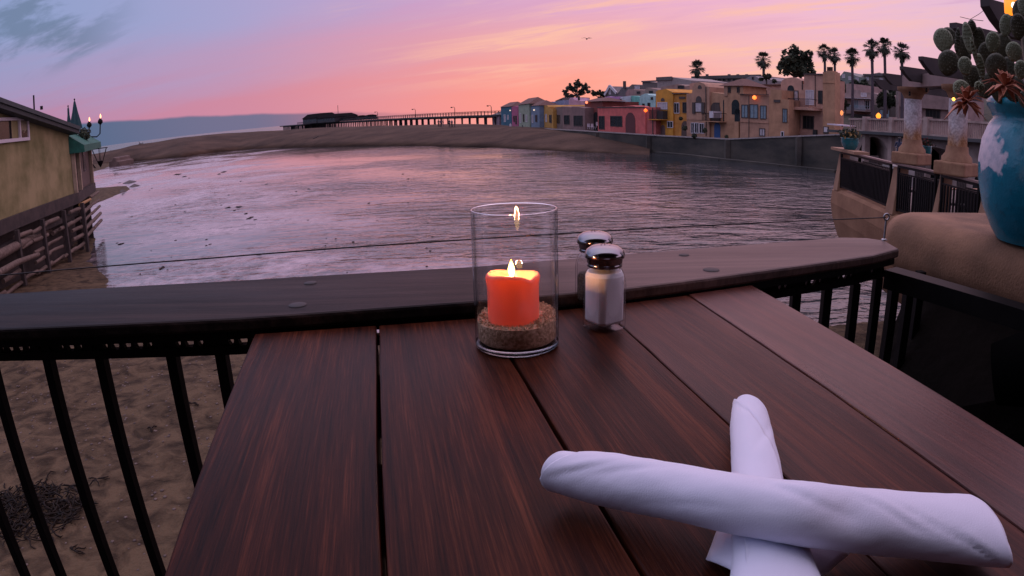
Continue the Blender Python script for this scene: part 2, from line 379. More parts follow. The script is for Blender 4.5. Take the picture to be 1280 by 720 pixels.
ys = [-20 + i * 2 for i in range(12)] + [4 + i * .22 for i in range(140)] + [35 + i * 1. for i in range(55)] + [90 + 6 * i for i in range(30)]
tag(grid('sandbank', xs, ys, bank_z, sandm, True, keep=lambda x, y: y < shore_y(x) + 6), kind='structure')

# far beach: lagoon shore, berm crest, sea side
cols = [(100, 211, 194.5), (120, 209, 192), (150, 205, 186), (165, 203, 182), (200, 200, 176.5), (230, 197.5, 171), (260, 193, 168), (300, 188.5, 165.5), (350, 186, 163), (380, 185.4, 160.8), (420, 184.6, 158.8), (450, 184, 158), (500, 184, 156.5),
        (560, 184.8, 155.3), (600, 186, 155), (625, 187, 156), (640, 188, 157.5), (665, 189.5, 159.5), (700, 191, 164), (740, 193, 170), (780, 195, 178), (812, 196.5, 186)]
rows = []
for i, (px, yw, yc) in enumerate(cols):
    w = atz(px, yw, -.25); dw = math.hypot(w.x, w.y)
    if px < 640: dc = dw + 48 if px > 180 else dw + 30
    else: dc = {665: 139, 700: 128, 740: 115, 780: 106.5, 812: 101.5}.get(px, 148)
    if px >= 640: dw = min(dw, dc - 4)
    cst = atd(px, yc, dc)
    if px < 640: cst.z = min(cst.z, 5.3)
    row = [atz(px, yw + 2.2, -.9)]
    for k in range(0, 9):
        t = k / 8; p = w.lerp(cst, t); f = t ** .8
        p.z = -.1 + (cst.z + .1) * (math.sin(f * math.pi / 2) ** 1.1) + noise.noise((p.x * .06, p.y * .09, 0)) * .22 * math.sin(t * math.pi)
        row.append(p)
    if px <= 640:
        u = Vector((cst.x, cst.y, 0)).normalized()
        for q_, dz in ((12, -.3), (30, -1.4), (60, -4.), (90, -6.5)):
            p = cst + u * q_; p.z = max(-1.2, cst.z + dz); row.append(p)
    else:
        u = Vector((1, .35, 0)).normalized()
        for q_, dz in ((3, -.02), (6, -.5), (10, -1), (14, -1.5)):
            p = cst + u * q_; p.z = cst.z + dz; row.append(p)
    rows.append(row)
rows2 = []
for a, b in zip(rows, rows[1:]):
    for k in range(4): rows2.append([p.lerp(q_, k / 4) for p, q_ in zip(a, b)])
rows2.append(rows[-1]); nr = len(rows2[0])
for r_ in rows2:
    for k, p in enumerate(r_):
        if 1 < k < nr - 3: p.z += noise.noise((p.x * .11, p.y * .11, 2)) * .16
bb = MB(); bb.add([p for r_ in rows2 for p in r_], [(i * nr + k, i * nr + k + 1, (i + 1) * nr + k + 1, (i + 1) * nr + k) for i in range(len(rows2) - 1) for k in range(nr - 1)], True)
beachm = mat('dry_beach_sand', (.040, .024, .016), (.095, .057, .038), .10, .9, spec=.15, bump=.22, bscale=1.2, det=9, stretch=(1, 1.6, 4))
tag(bb.build('beach', beachm), kind='structure')

# ------------------------------------------------------------------ town ground and hill
def wd(px):
    P = [(560, 290), (600, 240), (622, 195), (640, 152), (700, 129), (760, 110), (820, 100), (870, 94), (910, 88), (960, 84), (1000, 81), (1053, 79), (1100, 78), (1300, 76)]
    for (a, b), (c_, d) in zip(P, P[1:]):
        if px <= c_: return b + (d - b) * (px - a) / (c_ - a)
    return 76
WT = [(612, 156.5), (640, 159), (700, 162.5), (760, 166), (830, 170.5), (910, 174.5), (985, 171.3), (1053, 168.6)]
def wty(px):
    for (a, b), (c_, d) in zip(WT, WT[1:]):
        if px <= c_: return b + (d - b) * (px - a) / (c_ - a)
    return 168.6
def gz(px):
    return max(2.5, atd(px, wty(px), wd(px)).z)
line = [atd(px, wty(px), wd(px)) for px in (612, 625, 640, 670, 700, 730, 760, 795, 830, 870, 910, 945, 985, 1020, 1053)]
rows = []
for i, p in enumerate(line):
    d = (line[min(i + 1, len(line) - 1)] - line[max(i - 1, 0)]); d.z = 0; d.normalize(); nrm = Vector((-d.y, d.x, 0))
    if nrm.x < 0: nrm = -nrm
    row = []
    for off, dz in ((.35, -.05), (6, 0), (16, .4), (30, 2.0), (50, 5.5), (80, 9), (130, 13.), (260, 18)):
        k = min(1, i / 8); q_ = p + nrm * off; q_.z = p.z + dz * (.35 + .65 * k); row.append(q_)
    rows.append(row)
last = rows[-1]
for dx in (30, 70, 140, 300):
    rows.append([Vector((p.x + dx, p.y - dx * .25, p.z)) for p in last])
tg = MB(); nr = 8
tg.add([p for r_ in rows for p in r_], [(i * nr + k, i * nr + k + 1, (i + 1) * nr + k + 1, (i + 1) * nr + k) for i in range(len(rows) - 1) for k in range(nr - 1)], True)
townm = mat('hillside_ground', (.045, .04, .028), (.09, .075, .055), .3, .9)
tag(tg.build('hill', townm), kind='structure')

# seawall
wl = MB(); 
for i, (a, b) in enumerate(zip(line, line[1:])):
    d = (b - a); d.z = 0; d.normalize(); nn = Vector((-d.y, d.x, 0))
    if nn.x < 0: nn = -nn
    for t0, t1, z0, off0, off1 in ((0, 1, None, 0, .4),):
        wl.add([a + nn * .0 + Vector((0, 0, -8)), a + nn * .4 + Vector((0, 0, -8)), a + nn * .4, a, b + Vector((0, 0, -8)), b + nn * .4 + Vector((0, 0, -8)), b + nn * .4, b],
               [(0, 1, 2, 3), (7, 6, 5, 4), (0, 4, 5, 1), (1, 5, 6, 2), (2, 6, 7, 3), (3, 7, 4, 0)])
sw = empty('seawall', (0, 0, 0), label='long stained concrete seawall running below the row of coloured houses', cat='wall')
wallm = mat('stained_seawall_concrete', (.022, .021, .018), (.095, .078, .060), .16, .85, bump=.02, bscale=2, stretch=(1, 1, 2.4), lo=.35, hi=.72)
wl.build('wall', wallm, sw)
cpm = MB()
for a, b in zip(line, line[1:]): cpm.bar(a + Vector((.2, 0, .07)), b + Vector((.2, 0, .07)), .62, .16)
cpm.build('coping', mat('pale_coping', (.24, .2, .19), (.33, .28, .26), 2), sw)
for px in (748, 812, 911, 1000):
    bl = MB(); p = atd(px, wty(px), wd(px)); bl.box(p.x - .5, p.x + .1, p.y - .3, p.y + .3, -1, p.z - .1); bl.build('buttress', wallm, sw)
tf = MB()
for i, (a, b) in enumerate(zip(line[8:], line[9:])):
    a2, b2 = Vector((a.x - 1.0, a.y - .6, 0)), Vector((b.x - 1.0, b.y - .6, 0)); tf.bar(a2, b2, 1.1, .55)
tf.build('footing', wallm, sw)

# ------------------------------------------------------------------ houses
glass_dark = mat('dark_window_glass', (.010, .013, .014), (.02, .024, .026), 2, .25, spec=.25)
glass_sky = mat('pale_curtained_glass', (.34, .31, .33), (.5, .43, .45), 3, .25)
glass_blue = mat('blue_curtained_glass', (.13, .19, .23), (.2, .27, .3), 3, .2)
trim_w = mat('off_white_trim', (.52, .48, .5), rough=.6)
trim_d = mat('dark_wood_trim', (.05, .035, .03), rough=.6)
tilem = mat('terracotta_tiles', (.075, .030, .022), (.13, .055, .038), 6, .8, bump=.03, bscale=14)
greyroof = mat('grey_shingle', (.06, .055, .055), (.12, .105, .10), 6, .85)
def wallmat(name, c): return mat(name + '_stucco', tuple(v * .80 for v in c), tuple(min(1, v * 1.18) for v in c), .9, .85, bump=.01, bscale=20, det=8)

class House:
    def __init__(s, name, label, A_, B_, mat_, depth=9, zg=None, cat='house', group=None):
        s.a = atd(A_[0], 160, A_[1]); s.b = atd(B_[0], 160, B_[1]); s.zg = gz((A_[0] + B_[0]) / 2) if zg is None else zg
        s.a.z = s.b.z = s.zg; d = s.b - s.a; s.L = d.length; s.u = d.normalized(); s.n = Vector((-s.u.y, s.u.x, 0))   # inwards
        if s.n.dot(s.a) < 0: s.n = -s.n
        s.root = empty(name, s.a, math.atan2(s.u.y, s.u.x), label, cat, group); s.m = mat_; s.depth = depth
        s.k = 1 if abs((s.n - Vector((-s.u.y, s.u.x, 0))).length) < 1e-4 else -1
    def loc(s, px, py, off=0):
        d = ray(px, py); a = s.a + s.n * off; t = (a - Vector((0, 0, EYE))).dot(s.n) / d.dot(s.n)
        p = Vector((0, 0, EYE)) + d * t - s.a
        return p.dot(s.u), p.z
    def walls(s, top, m=None, name='wall', y0=0, y1=None, below=1.0):
        pts = [s.loc(*p) for p in top]
        poly = [(pts[0][0], -below)] + pts + [(pts[-1][0], -below)]
        b = MB(); b.prism(poly, s.k * y0, s.k * (s.depth if y1 is None else y1)); return b.build(name, m or s.m, s.root)
    def rect(s, px0, px1, py0, py1, off=0):
        x0, z1 = s.loc((px0 + px1) / 2 - (px1 - px0) / 2, py0, off); x1, _ = s.loc(px1, py0, off); _, z0 = s.loc((px0 + px1) / 2, py1, off)
        return x0, x1, z0, z1
    def win(s, px0, px1, py0, py1, pane=None, frame=None, nm='window', off=0, bars=1, arch=False, fw=.09):
        x0, x1, z0, z1 = s.rect(px0, px1, py0, py1, off); k = s.k
        y = lambda v: k * (off + v)
        f = MB()
        f.box(x0 - fw, x0, y(-.09), y(.02), z0 - fw, z1 + fw); f.box(x1, x1 + fw, y(-.09), y(.02), z0 - fw, z1 + fw)
        f.box(x0, x1, y(-.09), y(.02), z0 - fw, z0); f.box(x0, x1, y(-.09), y(.02), z1, z1 + fw)
        for i in range(1, bars + 1):
            xm = x0 + (x1 - x0) * i / (bars + 1); f.box(xm - .03, xm + .03, y(-.06), y(-.032), z0, z1)
        w = f.build(nm, frame or trim_d, s.root)
        p = MB(); p.box(x0, x1, y(-.03), y(.015), z0, z1)
        if arch:
            n = 10; xc, rr = (x0 + x1) / 2, (x1 - x0) / 2
            p.prism([(xc + rr * math.cos(math.pi * i / n), z1 + rr * math.sin(math.pi * i / n)) for i in range(n + 1)], y(-.04), y(.015))
        p.build('pane', pane or glass_dark, w)
        return w
    def arch(s, px0, px1, py0, py1, m=None, nm='arched_opening', off=0):
        x0, x1, z0, z1 = s.rect(px0, px1, py0, py1, off); b = MB(); rr = (x1 - x0) / 2; xc = (x0 + x1) / 2
        poly = [(x0, z0), (x1, z0)] + [(xc + rr * math.cos(math.pi * i / 10), z1 - rr + rr * math.sin(math.pi * i / 10)) for i in range(11)]
        b.prism(poly, s.k * (off - .05), s.k * (off + .015)); return b.build(nm, m or glass_dark, s.root)
    def slab(s, px0, px1, py0, py1, out=1.0, m=None, nm='ledge', off=0):
        x0, x1, z0, z1 = s.rect(px0, px1, py0, py1, off); b = MB(); b.box(x0, x1, s.k * (off - out), s.k * (off - .004), z0, z1); return b.build(nm, m or s.m, s.root)
    def balcony(s, px0, px1, py0, py1, out=1.1, m=None, off=0):
        x0, x1, z0, z1 = s.rect(px0, px1, py0, py1, off); k = s.k; b = MB()
        b.box(x0, x1, k * (off - out), k * (off - .004), z0 - .12, z0)
        o = b.build('balcony', s.m, s.root); r_ = MB()
        r_.bar((x0, k * (off - out + .05), z1), (x1, k * (off - out + .05), z1), .06)
        for xx in (x0, x1): r_.bar((xx, k * (off - out + .05), z1), (xx, k * (off - .01), z1), .06)
        n = max(4, int((x1 - x0) / .16))
        for i in range(n + 1):
            xx = x0 + (x1 - x0) * i / n; r_.box(xx - .018, xx + .018, k * (off - out + .03), k * (off - out + .065), z0 + .003, z1 - .03)
        r_.build('railing', m or black_steel, o); return o
    def hip(s, px0, px1, py, rise, m=None, over=.4, y1=None, y0=0):
        x0, z = s.loc(px0, py); x1, _ = s.loc(px1, py); d = s.depth if y1 is None else y1; k = s.k
        z0 = s.loc((px0 + px1) / 2, py)[1]; x0 -= over; x1 += over; ya, yb = k * (y0 - over), k * (d + over); xm, ym = (x0 + x1) / 2, (ya + yb) / 2; e = min(abs(x1 - x0), abs(yb - ya)) / 2
        b = MB(); rx = max(0, (x1 - x0) / 2 - e); ry = max(0, abs(yb - ya) / 2 - e)
        b.add([(x0, ya, z0), (x1, ya, z0), (x1, yb, z0), (x0, yb, z0), (xm - rx, ym - k * ry, z0 + rise), (xm + rx, ym - k * ry, z0 + rise), (xm + rx, ym + k * ry, z0 + rise), (xm - rx, ym + k * ry, z0 + rise)],
              [(0, 3, 2, 1), (0, 1, 5, 4), (1, 2, 6, 5), (2, 3, 7, 6), (3, 0, 4, 7), (4, 5, 6, 7)])
        return b.build('roof', m or tilem, s.root)
    def lamp(s, px, py, col=(1, .22, .04), e=14, r=.16, off=-.25, energy=14):
        e = min(2.6, e * .12); r *= .95; col = (col[0], col[1] * .95, col[2])
        x, z = s.loc(px, py, off); b = MB(); b.lathe([(.01, r), (r * .8, r * .5), (r, 0), (r * .8, -r * .6), (.01, -r)], n=10)
        o = b.build('wall_lamp', glow('lamp_%02d%02d' % (int(col[1] * 50), e), col, e), s.root, (x, s.k * off, z))
        return o

G = 'stucco houses along the seawall'
leaf_dark = mat('charcoal_box', (.02, .02, .022))
DK = glass_dark
# --- far colourful tower houses
h = House('house', 'small dim pavilion at the far beach end of the row', (616, 212), (624, 205), wallmat('dim_mauve', (.22, .15, .17)), 5, group=G)
h.walls([(616, 144), (624, 143.5)]); h.hip(615.6, 624.2, 143.6, 1.2, greyroof); h.win(618, 620, 149, 153)
h = House('house', 'deep teal tall house with tan pyramid roof', (626, 197), (639, 182), wallmat('deep_teal', (.018, .10, .15)), 6, group=G)
h.walls([(626, 134), (639, 133)]); h.hip(626, 639, 133.5, 1.3, y1=4.5, over=.25); h.win(630, 632, 143.5, 152, glass_sky, trim_w); h.win(634.3, 636, 144, 149, glass_sky, trim_w)
h.lamp(637.6, 138, (1, .8, .6), 8, .2)
h = House('house', 'magenta house between the teal and pale green ones', (639.5, 181), (647, 172), wallmat('magenta', (.34, .07, .15)), 6, group=G)
h.walls([(639.5, 134), (643, 132.5), (647, 133)]); h.win(642, 643.5, 145, 152); h.win(644.5, 646, 145, 155)
h = House('house', 'pale sage green tower house with tan hipped roof', (648, 168), (661.5, 151), wallmat('sage', (.24, .28, .2)), 6, group=G)
h.walls([(648, 131), (661.5, 130)]); h.hip(647.5, 662, 130.3, 1.5, y1=4.5, over=.25); h.win(650, 651.5, 142, 153, glass_sky, trim_w); h.win(654, 655.3, 143, 152); h.win(657.5, 659, 144, 152, glass_sky, trim_w)
h = House('house', 'slate blue tower house with beige roof cap', (663, 151), (674, 143), wallmat('slate_blue', (.13, .18, .24)), 6, group=G)
h.walls([(663, 132.5), (674, 132)]); h.hip(662.6, 674.2, 132, 1.1, y1=4, over=.2); h.win(665, 666.5, 144, 153, glass_sky, trim_w); h.win(669.5, 671.5, 144, 152); h.lamp(667.5, 137.5, (1, .8, .6), 8, .2)
h = House('house', 'ochre yellow stepped parapet house beside the blue tower', (675, 146), (691, 137), wallmat('ochre', (.42, .22, .05)), 8, group=G)
h.walls([(675, 137), (676.5, 137), (676.5, 134), (679, 134), (680.5, 131.5), (684, 131.5), (685, 133.5), (688, 133.5), (688, 136), (691, 136)])
h.win(677, 679, 143, 154, glass_sky, trim_w); h.win(682, 683.5, 143, 152, glass_sky, trim_w); h.win(687, 689.5, 144, 153)
h = House('house', 'low taupe house beside the ochre one', (690, 141), (705, 131.5), wallmat('taupe', (.16, .105, .09)), 8, group=G)
h.walls([(690, 136), (698, 133.5), (705, 133)]); h.win(691, 694, 144, 154); h.win(696.5, 700, 144, 154)
h = House('house', 'low mauve brown house with a projecting corner', (703, 131), (714, 128.5), wallmat('mauve_brown', (.21, .13, .115)), 8, group=G)
h.walls([(703, 133), (714, 134)]); h.win(705.5, 711.5, 144.5, 155)
h = House('house', 'low brown house with wide dark window beside the red tower', (714, 128), (731, 123), wallmat('rose_brown', (.19, .115, .105)), 8, group=G)
h.walls([(714, 133.5), (722, 133.5), (731, 135)]); h.win(717.5, 728, 145, 157, DK, trim_d, bars=2)
h = House('house', 'dark red tiled tower beside the salmon pink house', (731, 128), (753, 120), wallmat('brick_red', (.16, .035, .025)), 7, group=G)
h.walls([(731, 127), (753, 127)]); h.hip(730.5, 753.5, 126.8, .7, y1=4); h.arch(733.5, 738, 142, 163); h.arch(741, 749, 140, 164); h.lamp(733.2, 128, (1, .25, .12), 16, .28, -.45)
h = House('house', 'salmon pink house with arched dark door', (747, 115.5), (806.5, 104), wallmat('salmon', (.52, .115, .10)), 2.6, group=G)
h.walls([(747, 134.5), (755, 134), (757, 133.2), (765, 133), (772, 134.2), (776, 134.2), (780, 132.6), (787, 131.8), (793, 132.6), (797, 134), (806.5, 134)])
h.win(763.5, 777.5, 145.5, 157.5, DK, trim_d, bars=2); h.arch(782, 794, 140.5, 171, mat('maroon_door', (.09, .02, .02)), 'arched_door'); h.win(749, 755.5, 145.5, 161, DK, trim_d)
h.slab(747, 806.5, 133.6, 134.6, .12, trim_d, 'cornice'); h.lamp(807, 138, (1, .13, .015), 22, .30, -.5)
h = House('house', 'salmon pink side wing beside the yellow house', (806.8, 104.2), (819.5, 103), wallmat('salmon_shaded', (.36, .10, .09)), 5, group=G)  # turned side wall, its shade put into a darker salmon
h.walls([(806.8, 133.7), (819.5, 134)]); h.slab(815.5, 816.3, 134.5, 168, .1, trim_d, 'downpipe')
h = House('house', 'lavender house rising behind the salmon pink one', (752, 132), (772, 129), wallmat('lavender', (.38, .2, .38)), 6, zg=3, group=G)
h.walls([(752, 124), (756, 121.5), (760, 120.5), (764, 121), (772, 120.6)]); h.win(766, 768, 129, 132)
h = House('house', 'pale aqua white house behind the salmon pink roof', (772, 130), (788, 127), wallmat('aqua_white', (.40, .48, .50)), 6, zg=3, group=G)
h.walls([(772, 121.8), (788, 119.6)]); h.win(773.2, 777.5, 123.5, 126, DK, trim_w); h.win(774, 776, 130, 133)
h = House('house', 'mint green house behind the salmon pink roof', (788, 127.4), (800, 125), wallmat('mint', (.14, .42, .35)), 6, zg=3, group=G)
h.walls([(788, 119.6), (800, 120.8)]); h.win(786.4, 788.4, 126, 133, mat('pink_door', (.32, .12, .14)), trim_d)
h = House('house', 'pale mint house with curved parapet beside the yellow house', (799.5, 125), (819, 121), wallmat('pale_mint', (.32, .50, .48)), 6, zg=3, group=G)
h.walls([(799.5, 120.8), (802, 118.6), (806, 117), (809, 117.3), (811, 118.8), (819, 119.6)]); h.win(803.5, 805.5, 130, 133.5); h.win(810, 812.5, 129, 133); h.win(814, 816, 122, 124)
h = House('house', 'lilac house low behind the brown houses', (705, 146), (731, 143), wallmat('lilac', (.42, .26, .33)), 6, zg=3, group=G)
h.walls([(711, 124), (713, 122), (716, 122), (718, 125), (722, 125.5), (724, 126), (731, 126.4)]); h.win(723, 724.5, 120.5, 125)
h = House('house', 'blue grey gabled house far behind the ochre one', (683, 170), (705, 166), wallmat('blue_grey', (.22, .24, .34)), 6, zg=3, group=G)
h.walls([(683, 130), (686, 128.5), (690, 127), (694, 127.5), (697, 126.5), (705, 125)]); h.win(688, 689, 129, 131.5); h.win(693, 694, 129, 131.5)
h = House('house', 'brown roofed house far behind beneath the eucalyptus', (694, 178), (712, 172), wallmat('umber', (.13, .085, .07)), 6, zg=3, group=G)
h.walls([(694, 126), (700, 123.5), (705, 121.5), (712, 122)]); h.win(701, 702, 124, 126)

# --- yellow and tan houses, middle
h = House('house', 'tall golden yellow house with hanging balcony', (819.8, 105), (841, 101.5), wallmat('golden', (.52, .235, .03)), 9, group=G)
h.walls([(819.8, 114.5), (823, 112.5), (828, 112), (832, 111), (836, 113), (841, 115)])
h.win(822.5, 834, 128.5, 136, glass_sky, trim_w, 'door', bars=3); h.arch(826, 831, 122.5, 126.5, trim_d, 'vent'); h.balcony(820.5, 834.5, 137.5, 149, 1.6, mat('dark_slats', (.03, .028, .03))); h.slab(820.5, 834.5, 138.5, 149, .9, mat('dark_slats', (.03, .028, .03)), 'balcony_box')
h.win(834.8, 841, 152, 159, DK, trim_w); h.win(821.5, 825, 151, 158); h.arch(826, 831.5, 156, 170, mat('plank_door', (.14, .09, .08)), 'door')
h = House('house', 'ochre flat topped house wing with white framed windows', (841.2, 101.9), (861, 98.5), wallmat('deep_ochre', (.44, .18, .03)), 8, group=G)
h.walls([(841.2, 118), (846, 116.8), (861, 117)]); h.win(843, 849, 129, 141, DK, trim_w); h.win(854, 859, 128.5, 140.5, DK, trim_d); h.slab(849.3, 857, 120.8, 123.5, .1, trim_d, 'vent'); h.slab(841.2, 861, 116.5, 117.4, .25, trim_d, 'cornice')
h.arch(852, 861, 151, 172, mat('brown_gate', (.07, .04, .03)), 'arched_door')
tan = wallmat('tan', (.36, .20, .13)); tan2 = wallmat('tan_warm', (.38, .205, .115)); tan3 = wallmat('tan_rose', (.42, .235, .17))
h = House('house', 'tan house with arched pale window and rounded parapet', (858, 98.5), (886.5, 95), tan, 9, group=G)
h.slab(882.2, 882.9, 109, 170, .1, trim_d, 'downpipe'); h.slab(858, 886.5, 149.2, 149.8, .08, tan3, 'string_course'); h.walls([(858, 117), (865, 116.5), (866, 108), (869, 104), (874, 102.5), (880, 104.5), (883, 108), (886.5, 108.6)])
h.win(869.5, 877, 128.5, 139.5, glass_sky, trim_d, arch=False, bars=0); h.arch(870, 877, 120, 127.3, trim_d, 'fanlight'); h.slab(866, 869.2, 128, 142, .15, trim_d, 'shutter'); h.slab(877.6, 881, 128, 142, .15, trim_d, 'shutter')
h.win(864.5, 868, 154, 166, DK, trim_w); h.win(869, 873, 154, 166, DK, trim_w); h.win(875, 880, 154.5, 166, DK, trim_w); h.arch(872.5, 877, 106.5, 111, trim_d, 'vent')
h = House('house', 'tan house with recessed upper balcony and blue door', (886.7, 95.4), (909, 93), tan2, 8, group=G)
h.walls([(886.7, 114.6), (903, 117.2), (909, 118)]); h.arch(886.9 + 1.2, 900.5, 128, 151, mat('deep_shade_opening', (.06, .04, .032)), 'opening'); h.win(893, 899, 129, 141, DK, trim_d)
h.arch(904, 909, 124, 152, DK); h.balcony(887, 909, 141.5, 151.5, 1.5); h.arch(893, 900.5, 153, 176, mat('blue_paint', (.02, .07, .2)), 'blue_door'); h.slab(897.6, 902, 139.2, 147.5, 1.7, trim_w, 'towel')
h = House('house', 'tan stair tower with terracotta roof beside the blue door', (905, 93.2), (929, 91), tan2, 5, group=G)
h.walls([(905, 107.3), (929, 107.3)]); h.hip(903, 930, 107.3, 1.1); h.arch(914.8, 924, 124.5, 143); h.arch(918.5, 926, 136, 153); h.slab(905.5, 910, 107.5, 120, .12, tan, 'pilaster'); h.slab(923, 928, 152, 175, .8, tan2, 'stair_flank')
h.win(911, 913, 109.5, 115); h.win(922, 924, 109.5, 115)
h = House('house', 'three windowed tan bay house with blue glass', (925, 90.2), (961, 88.2), tan, 3.0, group=G)
h.walls([(925, 117.6), (932, 118.3), (961, 119.5)]); h.slab(925, 961, 152.5, 153.3, .1, tan3, 'string_course'); h.slab(936, 936.5, 119.5, 172, .08, trim_d, 'downpipe')
for a, b, y0, y1 in ((927.5, 934.5, 131.5, 146.5), (938, 947, 131, 147.3), (951, 957.5, 132.5, 148)): h.win(a, b, y0, y1, glass_blue, trim_d)
h.win(950, 955.8, 161, 169.3, glass_sky, trim_d); h.slab(924, 961, 117.3, 118.4, .3, trim_d, 'cornice'); h.lamp(943, 121.8, (1, .2, .03), 26, .3, -.45)
h = House('house', 'tan corner wing with slim blue window beside the tall tan house', (961.2, 88.2), (986, 87), tan2, 6, group=G)
h.walls([(961.2, 119.5), (963, 119.5), (963, 111.5), (977, 112.5), (977, 124), (986, 124.5)]); h.slab(967.5, 975.5, 124.5, 128, .12, trim_d, 'vent'); h.win(979, 983.5, 136.5, 152.5, glass_blue, trim_d); h.win(977, 979.5, 165, 171, DK, trim_w, bars=0)
h = House('house', 'tall tan house with rounded parapet and black balcony', (978, 92), (1030, 88.2), tan3, 3.5, group=G)
h.walls([(976, 103.5), (978, 100), (983, 97.5), (990, 96.6), (997, 98), (1002.5, 101), (1002.5, 105), (1005, 105), (1005, 92.3), (1030, 92.5)])
h.win(985.5, 991, 113.8, 126, glass_sky, trim_d, bars=0); h.win(993.2, 997.5, 114, 126.5, glass_sky, trim_d, bars=0); h.arch(984.5, 992.5, 106.5, 113, DK, 'fanlight'); h.slab(979.3, 984.3, 113.5, 125, .12, trim_d, 'shutter')
h.win(1008, 1017, 113.3, 130.5, glass_sky, trim_w, 'balcony_door', bars=2); h.win(1023.5, 1027.5, 114, 129); h.balcony(986, 1020.5, 123.5, 134, 1.9, mat('blue_black_rail', (.015, .02, .035)))
h.slab(985.5, 1027.5, 134, 137.8, 2.0, tan3, 'balcony_floor'); h.arch(985.5, 991.5, 141, 171, DK, 'doorway'); h.win(994, 1000, 144, 159.5, glass_blue, trim_d); h.win(1004.5, 1017, 145.2, 160.5, DK, trim_d, bars=2); h.lamp(987.8, 129, (1, .75, .35), 10, .14)
h.slab(1005, 1030, 92, 93.4, .2, trim_d, 'cornice'); h.slab(1018.8, 1019.4, 94, 133, .08, trim_d, 'downpipe'); h.slab(1002.8, 1003.6, 101, 112, .15, trim_d, 'scupper'); h.slab(1017.5, 1022, 162, 169, .3, leaf_dark, 'bin_screen')
h = House('house', 'square tan tower with chimney at the right end of the row', (1028.5, 87.4), (1043.5, 86.6), tan2, 1.5, group=G)
h.walls([(1028.5, 90), (1033, 90), (1033, 88.5), (1040.5, 88.5), (1040.5, 90), (1043.5, 90)]); h.slab(1028.5, 1043.5, 103, 103.8, .1, tan2, 'band')
h.slab(1029.5, 1036, 158, 167, .1, trim_d, 'notice_frame'); h.slab(1030.6, 1034.9, 159, 165, .16, trim_w, 'notice')
ch = MB()
for px in (1031.2, 1034.6): x, z = h.loc(px, 87); ch.lathe([(.22, -.6), (.22, .35), (.28, .4)], (x, h.k * 1.0, z), 8)
ch.build('chimney_pots', trim_d, h.root)
h = House('house', 'narrow tan house wing with small balcony right of the tower', (1042, 92), (1049, 91.4), tan3, 1.5, group=G)
h.walls([(1042, 101), (1047.5, 101), (1047.5, 118), (1046, 140), (1046, 141)]); h.win(1043, 1044.8, 119, 133); h.balcony(1041.5, 1048, 105, 110.5, 1.2)

# --- second line up the slope
GB = 'buildings up the slope behind'
def zat(px, d, y=None): return atd(px, y, d).z
h = House('building', 'grey gabled house with chimney above the lavender one', (757, 160), (790, 152), mat('grey_siding', (.09, .075, .075), (.13, .11, .11), 2), 9, zg=5, group=GB)
h.walls([(757, 119.5), (763.5, 107.8), (768, 113.5), (772, 117), (777, 109.8), (784, 109.6), (790, 109.6)]); h.win(761.5, 763.5, 112, 117.5, glass_sky, trim_w, bars=0); h.slab(780.4, 782.6, 101.5, 110.5, .4, trim_d, 'chimney')
gbm = MB(); 
for (a, b, c_, d) in ((757, 119.5, 763.5, 107.8), (763.5, 107.8, 772, 117)):
    x0, z0 = h.loc(a, b); x1, z1 = h.loc(c_, d); gbm.bar((x0, h.k * -.3, z0 + .1), (x1, h.k * -.3, z1 + .1), .6, .25, (0, 1, 0))
gbm.build('bargeboard', trim_w, h.root)
h = House('building', 'dark shed roofed building with paired white windows', (786, 150), (822, 142), mat('dark_taupe_siding', (.10, .078, .068), (.14, .11, .095), 2), 9, zg=5, group=GB)
h.walls([(786, 108.8), (790, 105.4), (803, 106.5), (803, 101.5), (822, 103.5)]); h.win(794, 799.5, 107.8, 112, glass_sky, trim_w, bars=2); h.slab(803, 822, 101.2, 102.4, .3, greyroof, 'eave')
h = House('building', 'grey tan terraced block behind the golden yellow house', (780, 134), (822, 126), wallmat('dull_rose_tan', (.23, .15, .125)), 8, zg=4, group=GB)
h.walls([(782, 116), (785, 111.5), (792, 111.2), (793, 112.5), (806, 113), (808, 109.5), (813, 110), (822, 112)]); h.win(796.5, 800, 114.8, 117); h.win(812, 816, 114, 116.5)
h = House('building', 'flat roofed pale grey block high behind the yellow house', (821.5, 136), (864, 128), mat('grey_render', (.20, .165, .155), (.26, .215, .2), 1.5), 10, zg=5, group=GB)
h.walls([(821.5, 98), (835, 96.6), (840.5, 96.4), (852, 98.6), (864, 100.5)]); h.slab(821.5, 840.5, 96.6, 100.5, .3, greyroof, 'eave')
h = House('building', 'tan parapet block with dark shrubs above the ochre wing', (826, 120), (868, 112), wallmat('dull_tan', (.26, .17, .135)), 8, zg=4, group=GB)
h.walls([(826, 109), (836, 107), (846, 105.2), (852, 106), (856, 108), (868, 105.5)]); h.win(848, 855, 107.6, 110.3, DK, trim_d)
h = House('building', 'tan terrace block with slit vents above the blue door house', (862, 112), (912, 105), tan3, 8, zg=4, group=GB)
h.walls([(862, 104.5), (870, 103.2), (886, 104), (897, 105.5), (912, 107)]); h.slab(893.6, 899.5, 108.8, 111.3, .1, trim_d, 'vent'); h.slab(881.5, 884.5, 106, 112.5, .2, mat('terrace_plant_green', (.03, .05, .025)), 'terrace_shrub')
h = House('building', 'long tan terrace block above the bay windows', (926, 104), (979, 99), tan3, 8, zg=4, group=GB)
h.walls([(926, 107.5), (934, 106.8), (979, 104.4)]); h.slab(930, 977, 105.4, 106.9, .35, tilem, 'tiled_eave'); h.win(939, 944, 114.2, 117.6, glass_sky, trim_d); h.win(952, 958, 113.6, 117.5, glass_sky, trim_d); h.slab(950, 951.2, 108, 120, .1, trim_d, 'downpipe')
